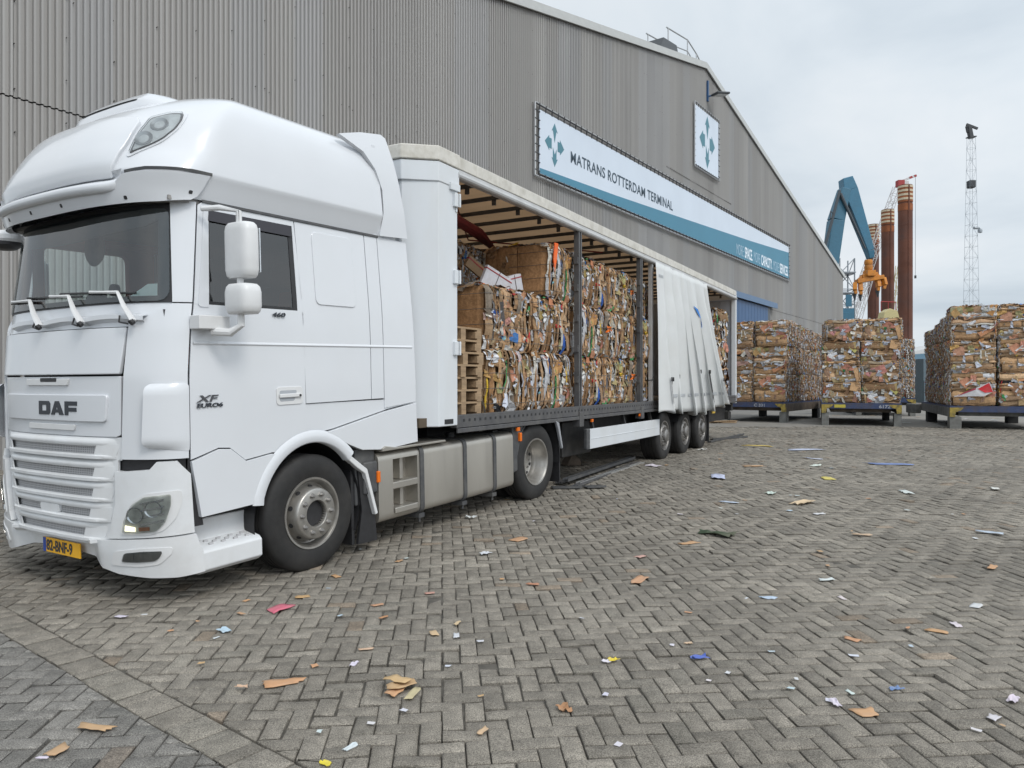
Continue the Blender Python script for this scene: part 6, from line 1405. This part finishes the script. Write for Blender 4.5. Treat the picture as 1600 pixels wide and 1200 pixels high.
    m = MB(); m.box(-1.0, .3, -.6, .6, z - .8, z + .5); m.build('machinery_house', HM['red'], k, smooth=0); m = MB(); m.beam((-.6, 0, z + .2), (2.9, 0, z + 1.5), .35, .4); m.box(.0, 1.2, -.5, .5, z - .6, z + .3); m.build('jib', HM['lat'], k, smooth=0)
    m = MB(); m.beam((1.5, -.02, z + 1.02), (2.1, -.02, z + 1.24), .40, .45); m.beam((2.5, -.02, z + 1.38), (2.95, -.02, z + 1.54), .40, .45); m.build('jib_mark', HM['red'], k, smooth=0); m = MB(); m.tube([(2.8, 0, z + 1.3), (2.8, 0, z - 19)], .035, 4); m.box(2.65, 2.95, -.15, .15, z - 19.6, z - 19); m.cyl((0, 0, 0), .7, 0, z - .7, 'z', 10); m.build('hoist_rope', HM['dark'], k, smooth=0)
    for a, b, w, mat, lab, nn in (((1327, 500, 175), (1402, 292, 175), 2.3, 'lat', 'long white lattice crane boom slanting up behind the jack-up legs', 26), ((1396, 520, 168), (1405, 415, 168), 1.7, 'laty', 'pale yellow lattice boom standing between two jack-up legs', 10), ((1338, 500, 172), (1361, 425, 172), 2.2, 'lat', 'short pinkish-white lattice boom below the orange grab', 10)):
        A_, B_ = P3(*a), P3(*b); A_ = A_ + (A_ - B_) * (A_.z - .2) / max(B_.z - A_.z, .1) * .98; m = MB(); lattice(m, (0, 0, 0), B_ - A_, w, w * .6, nn, .085, (0, 1, 0)); o = m.build('lattice_boom', HM[mat], None, smooth=0); o.location = A_; tag(o, lab, 'crane boom')
    m = MB(); m.box(-1.3, 1.3, -1, 1, 0, 15.9); m.prism([(-1.3, 15.9), (1.3, 15.9), (1.0, 17.0), (-.2, 17.4), (-1.1, 16.8)], 'y', -1, 1); q = P3(1388, 500, 120)
    o = m.build('yellow_crane_cabin', HM['laty'], None, bevel=.1); o.location = (q.x, q.y, q.z - 15.6); o.scale = (1, 1, 1); tag(o, 'pale yellow crane cabin just showing above the middle stack of bales', 'crane cabin')
    m = MB()
    for x in (-1.2, 0, 1.2): m.tube([(x, 0, 17.0), (x, 0, 18.6)], .06, 4)
    m.tube([(-1.2, 0, 18.6), (1.2, 0, 18.5)], .08, 4); m.build('guard_rail', HM['red'], o)
    # floodlight mast
    b0 = P3(1517.5, 600, 70); b0.z = .14; top = P3(1518, 215, 70).z - .14
    t = tag(empty('floodlight_mast', Matrix.Translation(b0)), 'slender lattice floodlight mast rising behind the right-hand bales', 'mast')
    m = MB(); lattice(m, (0, 0, 0), (0, 0, top), 1.15, .5, 24, .015); m.build('lattice_shaft', HM['latg'], t, smooth=0)
    m = MB(); m.box(-.35, .35, -.3, .3, top, top + .08); m.tube([(0, 0, top), (0, 0, top + 1.1)], .06, 6); m.beam((-.45, 0, top + 1.25), (.6, 0, top + .85), .16, .2); m.obox((-.25, -.2, top + .45), ((1, 0, .2), (0, 1, 0), (-.2, 0, 1)), (.16, .2, .6)); m.obox((-.42, -.2, top + .75), ((1, 0, .2), (0, 1, 0), (-.2, 0, 1)), (.14, .15, .3)); m.build('floodlight_head', HM['dark'], t, smooth=0)
    m = MB(); zz = P3(1518, 288, 70).z - .14; m.box(-.30, .30, -.3, .3, zz - .36, zz + .36); m.build('mast_box', HM['dark'], t, bevel=.08)
    m = MB(); zz = P3(1525, 356, 70).z - .14; m.tube([(.35, 0, zz), (.7, 0, zz + .05), (.85, 0, zz - .1)], .06, 6); m.lathe([(.01, -.25), (.17, -.2), (.2, 0), (.15, .15), (.01, .2)], (.85, 0, zz - .25), 'z', 12); m.cyl((.45, 0, zz), .14, -.2, .2, 'x', 8); m.build('camera', HM['latg'], t)
    # things on the quay between the stacks
    q = on_ground(1450, 622); 
    def thing_at(px, Y, name, lab, cat):
        p = P3(px, 600, Y); p.z = ground_z(Y); return tag(empty(name, Matrix.Translation(p)), lab, cat)
    t = thing_at(1451, 52, 'grey_container', 'blue-grey ribbed container end between the far platform and the right-hand bales', 'container')
    m = MB(); m.box(-.36, 1.3, 0, 5, .15, 3.25)
    for k in range(5): m.box(-.34 + k * .34, -.26 + k * .34, -.05, -.002, .2, 1.75)
    m.box(-.40, 1.34, -.06, 0, 1.72, 1.86); m.build('body', HM['cont'], t, smooth=0); m = MB(); m.prism([(.0, 3.25), (1.4, 3.25), (1.4, 3.75), (.6, 3.45)], 'y', -.05, 5); m.build('lid', HM['bluedk'], t, smooth=0)
    t = thing_at(1436, 58, 'red_tank', 'upright orange-red tank half hidden by the far stack of shredded bales', 'tank')
    m = MB(); m.lathe([(.01, .1), (.42, .12), (.45, 2.1), (.3, 2.35), (.01, 2.4)], (0, 0, 0), 'z', 20); m.build('tank_shell', HM['redtank'], t); m = MB(); m.cyl((0, 0, 0), .3, 2.35, 3.1, 'z', 12); m.box(-.6, -.38, -.2, .2, 1.5, 2.0); m.build('tank_top', HM['cont'], t)
    t = thing_at(1441, 66, 'white_post', 'thin white post beside the blue-grey container', 'post'); m = MB(); m.cyl((0, 0, 0), .10, 0, 3.6, 'z', 10); m.build('post_shaft', HM['white'], t); m = MB(); m.cyl((0, 0, 0), .2, 0, .15, 'z', 10); m.build('post_foot', HM['latg'], t)
    t = thing_at(1452, 130, 'quay_shed', 'low pale shed roof far off between the two stacks of bales', 'shed')
    m = MB(); m.box(-3.4, 14, 0, 10, 0, 6.2); m.build('wall', HM['cont'], t, smooth=0); m = MB(); m.prism([(-4.2, 6.3), (14.5, 6.3), (14.5, 7.0), (2, 8.4), (-2.8, 7.2)], 'y', -.5, 10.5); m.build('roof', HM['white'], t, smooth=0)
    t = thing_at(1444, 75, 'quay_railing', 'low teal railing on the quay beside the white post', 'railing'); m = MB()
    for z in (.4, .8, 1.2, 1.6): m.tube([(-2, 0, z), (1.5, 0, z)], .05, 4)
    for x in (-2, -.9, .2, 1.4): m.tube([(x, 0, 0), (x, 0, 1.7)], .05, 4)
    m.build('rail_frame', HM['blue'], t)
build_harbour()

# ------------------------------------------------------------------ small things on the ground
def build_ground_things():
    r = random.Random(9)
    A1, A2 = on_ground(872, 757), on_ground(905, 764); B1, B2 = on_ground(985, 719), on_ground(1000, 723)
    g = 'side slats lying beside the drive wheel'
    for i, (a, b, w, h, mt, lab) in enumerate(((A1, B1, .10, .03, 'post', 'dark side slat farthest under the trailer in the bundle behind the drive wheel'), (A1.lerp(A2, .35), B1.lerp(B2, .3), .09, .05, 'darkgrey', 'upper dark side slat lying across the bundle behind the drive wheel'), (A1.lerp(A2, .8), B1.lerp(B2, .75), .10, .03, 'post', 'dark side slat next to the pale one, behind the drive wheel'), (A2 + Vector((.02, .4, 0)), B2 + Vector((.05, 0, 0)), .07, .035, 'alu', 'pale aluminium side slat on the open side of the bundle'))):
        d = (b - a); L = d.length; m = MB(); m.box(0, L, -w / 2, w / 2, .004, .008); m.box(0, L, -w / 2, -w / 2 + .006, .008, h); m.box(0, L, w / 2 - .006, w / 2, .008, h); m.box(0, L, -w / 6, w / 6, h * .6, h * .7)
        o = m.build('side_slat', M[mt], None, smooth=0); o.matrix_world = Matrix.Translation(a + Vector((0, 0, .01 + (.05 if i == 1 else 0)))) @ Matrix.Rotation(math.atan2(d.y, d.x), 4, 'Z'); tag(o, lab, 'slat', g)
    for i, (px, py, L, rz, lab) in enumerate(((885, 763, .42, .1, 'short flat grey plate at the near end of the slat bundle'), (928, 762, .30, .35, 'second short grey plate right of the first at the slat bundle end'))):
        m = MB(); m.box(-L / 2, L / 2, -.10, .10, .0, .012); m.box(-L / 2, L / 2, -.10, -.09, .012, .03); o = m.build('flat_plate', M['darkgrey'], None, smooth=0); o.matrix_world = Matrix.Translation(on_ground(px, py) + Vector((0, 0, .012))) @ Matrix.Rotation(rz, 4, 'Z'); tag(o, lab, 'plate')
    for i, (p, q, lab) in enumerate((((1108, 692), (1160, 680), 'thin dark slat on the paving behind the trailer wheels, nearer one'), ((1112, 688), (1166, 684), 'thin dark slat on the paving behind the trailer wheels, farther one'))):
        a, b = on_ground(*p), on_ground(*q); d = b - a; m = MB(); m.box(0, d.length, -.05, .05, 0, .03); m.box(0, d.length, -.05, -.04, .03, .045); o = m.build('side_slat', M['darkgrey'], None, smooth=0); o.matrix_world = Matrix.Translation(a + Vector((0, 0, .012))) @ Matrix.Rotation(math.atan2(d.y, d.x), 4, 'Z'); tag(o, lab, 'slat')
    p = on_ground(1127, 661)
    for i in range(3):
        m = MB(); m.box(-.55, .55, -.11, .11, 0, .024); o = m.build('wooden_board', M['wood'], None, smooth=0, bevel=.004); o.matrix_world = Matrix.Translation(p + Vector((.05 * i, .12 * (i == 1), .012 + .026 * i))) @ Matrix.Rotation(-.1 + .25 * i, 4, 'Z'); tag(o, ('lowest', 'middle', 'top')[i] + ' board in the small heap of planks behind the trailer wheels', 'board', 'planks behind the trailer')
    p = on_ground(893, 728); m = MB(); m.prism([(-.16, 0), (.16, 0), (.14, .10), (.02, .20), (-.06, .20), (-.16, .06)], 'y', -.09, .09); o = m.build('wheel_chock', pm('chock_brown', (.10, .075, .055), .8, var=.2), None, bevel=.015); o.matrix_world = Matrix.Translation(p + Vector((0, 0, .012))) @ Matrix.Rotation(.6, 4, 'Z'); tag(o, 'worn brown chock on the paving behind the drive wheel mudflap', 'chock')
    # litter
    K = (.50, .30, .16); WH = (.60, .61, .63); PK = (.55, .14, .20); BL = (.15, .24, .40); LB = (.45, .53, .61); YE = (.66, .52, .05); TN = (.52, .40, .26); BK = (.03, .05, .025)
    def sheet(px, py, size, col, lab, cat='paper', asp=.6, crumple=.25, rz=None, stack=0.0, name='paper_scrap', group=None, n=5):
        pos = on_ground(px, py); m = MB(); s = r.randint(0, 9999); P = []
        for i in range(n):
            row = []
            for j in range(n):
                u, v = i / (n - 1) - .5, j / (n - 1) - .5; e = 1 + .28 * mnoise.noise(Vector((u * 3 + s, v * 3, 1.0))); x, y = u * size * e * (1 + .25 * v), v * size * asp * e
                row.append((x, y, max(.0, size * crumple * (.28 * mnoise.noise(Vector((u * 3.2 + s, v * 3.2, 4.0))) + .22 * abs(mnoise.noise(Vector((u * 6 + s, v * 6, 7.0))))) + .3 * crumple * size * max(abs(u), abs(v)) ** 2)))
            P.append(row)
        m.grid(P, 0, tuple(c * r.uniform(.9, 1.05) for c in col)); o = m.build(name, M['scrap'], None, smooth=0 if crumple > .3 else 30)
        o.matrix_world = Matrix.Translation(pos + Vector((0, 0, .010 + stack))) @ Matrix.Rotation(r.uniform(0, 6.28) if rz is None else rz, 4, 'Z'); tag(o, lab, cat, group); 
        if n > 3: so = o.modifiers.new('solid', 'SOLIDIFY'); so.thickness = .003
        return o
    CB = 'cardboard_piece'
    near = (
        (436, 952, .22, PK, 'pink paper sheet below the lorry front wheel', 'paper', .6, .2), (472, 934, .13, K, 'small brown cardboard scrap right above the pink sheet', 'cardboard', .6, .15), (189, 965, .09, WH, 'small white paper on the paving below the number plate', 'paper', .6, .2), (226, 962, .05, WH, 'tiny pale paper right of the small white paper near the number plate', 'paper', .5, .2), (350, 987, .12, LB, 'crumpled light blue paper left of the pink sheet', 'paper', .6, .45), (376, 960, .08, K, 'thin brown scrap left of the pink sheet', 'cardboard', .4, .1),
        (444, 1069, .25, K, 'largest folded brown cardboard piece, in the left foreground', 'cardboard', .42, .22), (378, 1075, .07, TN, 'rolled tan scrap just left of the largest cardboard piece', 'cardboard', .4, .5), (149, 1139, .20, K, 'long brown cardboard strip near the lower left corner', 'cardboard', .28, .12), (91, 1175, .12, K, 'notched brown cardboard piece in the lower left corner', 'cardboard', .6, .15), (66, 1187, .06, WH, 'small white paper below the notched cardboard piece', 'paper', .3, .2), (509, 1196, .06, YE, 'bright yellow scrap at the bottom edge left of centre', 'paper', .7, .6), (553, 1040, .07, WH, 'crumpled white paper between two cardboard pieces in the foreground', 'paper', .6, .6), (548, 1171, .09, WH, 'torn white paper near the bottom edge left of centre', 'paper', .35, .4), (525, 902, .12, K, 'brown leaf-shaped scrap right of the front tyre', 'cardboard', .5, .2),
        (572, 1016, .10, TN, 'straight tan cardboard strip above the stacked cardboard pieces', 'cardboard', .35, .1), (620, 1080, .17, K, 'lowest of the stacked brown cardboard pieces in the foreground', 'cardboard', .5, .12), (646, 1086, .18, TN, 'narrow cardboard strip leaning off the stacked pieces', 'cardboard', .28, .15), (678, 991, .11, TN, 'flat grey-brown scrap above the centre foreground', 'cardboard', .5, .12), (713, 995, .09, WH, 'white paper right of the flat grey-brown scrap', 'paper', .5, .25), (751, 1004, .05, WH, 'little white scrap near the centre foreground', 'paper', .6, .3), (714, 976, .09, TN, 'curled tan shred above the white paper', 'cardboard', .4, .5), (590, 947, .10, K, 'brown scrap left of centre beyond the cardboard pieces', 'cardboard', .5, .15), (600, 966, .08, (.42, .2, .1), 'reddish-brown scrap just below another brown one', 'cardboard', .4, .15), (671, 929, .09, (.5, .25, .22), 'pinkish scrap in the middle of the paving', 'paper', .5, .2),
        (624, 878, .10, K, 'brown scrap on the paving below the fuel tank', 'cardboard', .5, .2), (757, 866, .13, WH, 'crumpled white paper on the paving below the drive wheel', 'paper', .55, .5), (735, 810, .14, WH, 'white paper triangle standing up beside the fuel tank', 'paper', .6, .8), (810, 844, .24, K, 'flat brown cardboard on the paving in front of the drive wheel', 'cardboard', .6, .12), (999, 908, .28, K, 'brown cardboard wedge in the middle of the open paving', 'cardboard', .4, .15), (1002, 871, .14, (.5, .3, .27), 'pinkish scrap beyond the brown cardboard wedge', 'paper', .5, .2), (882, 1111, .09, (.40, .22, .10), 'crumpled brown ball in the centre foreground', 'cardboard', .8, .9), (754, 1145, .09, TN, 'tan leaf-shaped shred left of the crumpled brown ball', 'cardboard', .4, .3), (958, 1034, .07, YE, 'bright yellow crumpled wrapper in the centre foreground', 'wrapper', .7, .7), (948, 1036, .06, WH, 'white scrap touching the yellow wrapper', 'paper', .7, .6), (1092, 1030, .12, (.08, .14, .45), 'tangled blue strap on the paving right of the yellow wrapper', 'strap', .35, .9), (1076, 1007, .06, TN, 'small tan scrap above the tangled blue strap', 'cardboard', .5, .4), (833, 914, .12, (.42, .22, .12), 'thin reddish-brown scrap in the middle of the paving', 'cardboard', .5, .15), (1352, 1116, .13, K, 'square brown cardboard in the right foreground', 'cardboard', .85, .1), (1305, 1102, .10, WH, 'folded white paper left of the square brown cardboard', 'paper', .45, .6), (1583, 1096, .11, WH, 'crumpled white paper at the right edge of the foreground', 'paper', .5, .6), (1552, 1124, .08, WH, 'flat white scrap below the crumpled paper at the right edge', 'paper', .7, .3), (1399, 1079, .09, BL, 'blue scrap above the square brown cardboard', 'paper', .5, .6), (1328, 1084, .07, WH, 'small white paper above the folded white one', 'paper', .4, .2), (1464, 988, .15, K, 'brown cardboard scrap in the right middle of the paving', 'cardboard', .5, .15), (1493, 978, .12, WH, 'white paper right of the brown scrap in the right middle', 'paper', .5, .3), (1525, 949, .16, WH, 'larger white sheet near the right edge of the paving', 'paper', .5, .25), (1292, 907, .16, WH, 'white paper alone in the right half of the paving', 'paper', .4, .25), (1315, 936, .10, WH, 'small white paper just below the lone white one', 'paper', .4, .2), (1200, 936, .14, LB, 'pale blue paper in the middle right of the paving', 'paper', .5, .3), (1331, 1001, .12, K, 'ragged brown scrap in the middle right foreground', 'cardboard', .5, .3), (1551, 888, .20, K, 'brown scrap far right on the paving', 'cardboard', .4, .15), (1120, 836, .42, BK, 'dark green and black crumpled debris on the open paving', 'debris', .5, .5), (1255, 787, .42, TN, 'bent white and brown board on the far paving', 'cardboard', .35, .35), (1076, 850, .26, K, 'brown cardboard left of the dark crumpled debris', 'cardboard', .4, .15), (1347, 837, .22, TN, 'tan scrap on the far right paving', 'cardboard', .4, .2), (1280, 804, .18, WH, 'white scrap below the bent board', 'paper', .6, .2), (1415, 770, .38, WH, 'white paper on the paving before the middle platform', 'paper', .4, .2), (1395, 726, .90, BL, 'long blue sheet on the paving before the middle platform', 'plastic sheet', .35, .06), (1293, 748, .42, (.55, .46, .12), 'yellow sheet on the far paving left of the middle platform', 'plastic sheet', .45, .08), (1184, 697, .75, (.55, .45, .1), 'dull yellow sheet on the paving near the trailer rear', 'plastic sheet', .4, .06), (1257, 703, .95, LB, 'pale blue sheet on the paving before the left platform', 'plastic sheet', .4, .06), (1122, 746, .62, LB, 'scattered pale blue and white papers on the paving behind the trailer', 'paper', .4, .25), (1204, 772, .26, WH, 'crumpled white paper right of the scattered pale papers', 'paper', .5, .4), (1140, 786, .26, LB, 'flat pale paper below the scattered papers', 'paper', .35, .2), (1177, 729, .40, K, 'brown cardboard on the paving behind the trailer', 'cardboard', .5, .15), (1546, 833, .30, LB, 'pale blue paper near the right edge of the far paving', 'paper', .35, .15), (1555, 765, .30, WH, 'white paper on the far paving near the right platform', 'paper', .4, .3), (1021, 729, .34, WH, 'crumpled white paper beside the far end of the slats', 'paper', .5, .5), (1098, 703, .30, WH, 'white paper behind the last trailer wheel', 'paper', .5, .4), (1275, 728, .40, WH, 'small white sheet right of the brown cardboard on the far paving', 'paper', .4, .2), (1270, 717, .50, LB, 'thin pale sheet below the pale blue sheet on the far paving', 'paper', .3, .1))
    for px, py, sz, col, lab, cat, asp, cr in near:
        sz *= .82
        nm = {'paper': 'paper_scrap', 'cardboard': 'cardboard_scrap', 'plastic sheet': 'plastic_sheet'}.get(cat, cat + '_scrap' if cat != 'strap' else 'plastic_strap'); sheet(px, py, sz, col, lab, cat, asp, cr, name=nm)
    sheet(628, 1076, .15, K, 'middle of the stacked brown cardboard pieces in the foreground', 'cardboard', .5, .2, stack=.012, name='cardboard_scrap'); sheet(622, 1072, .14, (.56, .36, .2), 'topmost of the stacked brown cardboard pieces in the foreground', 'cardboard', .5, .25, stack=.026, name='cardboard_scrap')
    tiny = (('tiny white paper scrap lying on the paving', WH, 'tiny white paper scraps on the paving'), ('tiny brown cardboard crumb lying on the paving', K, 'tiny brown crumbs on the paving'), ('tiny pale blue scrap lying on the paving', LB, 'tiny blue scraps on the paving'))
    n = 0
    while n < 60:
        Yd = math.exp(r.uniform(math.log(3.3), math.log(27))); X = r.uniform(-.55, .68) * Yd
        if X < .55 * Yd - 5.4 - 0.0 and Yd > 5: continue                                      # keep off the lorry
        px, py = 800 + FPX * X / Yd, 600 + FPX * (EYE - ground_z(Yd)) / Yd; k = r.choice((0, 0, 0, 1, 1, 2)); n += 1
        sheet(px, py, r.uniform(.012, .035) + .004 * Yd, tiny[k][1], tiny[k][0], 'scrap', r.uniform(.4, .9), r.uniform(.1, .5), group=tiny[k][2], name='tiny_scrap', n=3)
    for i in range(26):
        px, py = r.uniform(1290, 1600), r.uniform(648, 664); sheet(px, py, r.uniform(.12, .4), r.choice((WH, WH, LB, TN)), 'small pale paper lying around the roll platforms', 'scrap', r.uniform(.3, .7), .15, group='papers around the platforms', name='tiny_scrap', n=3)
build_ground_things()
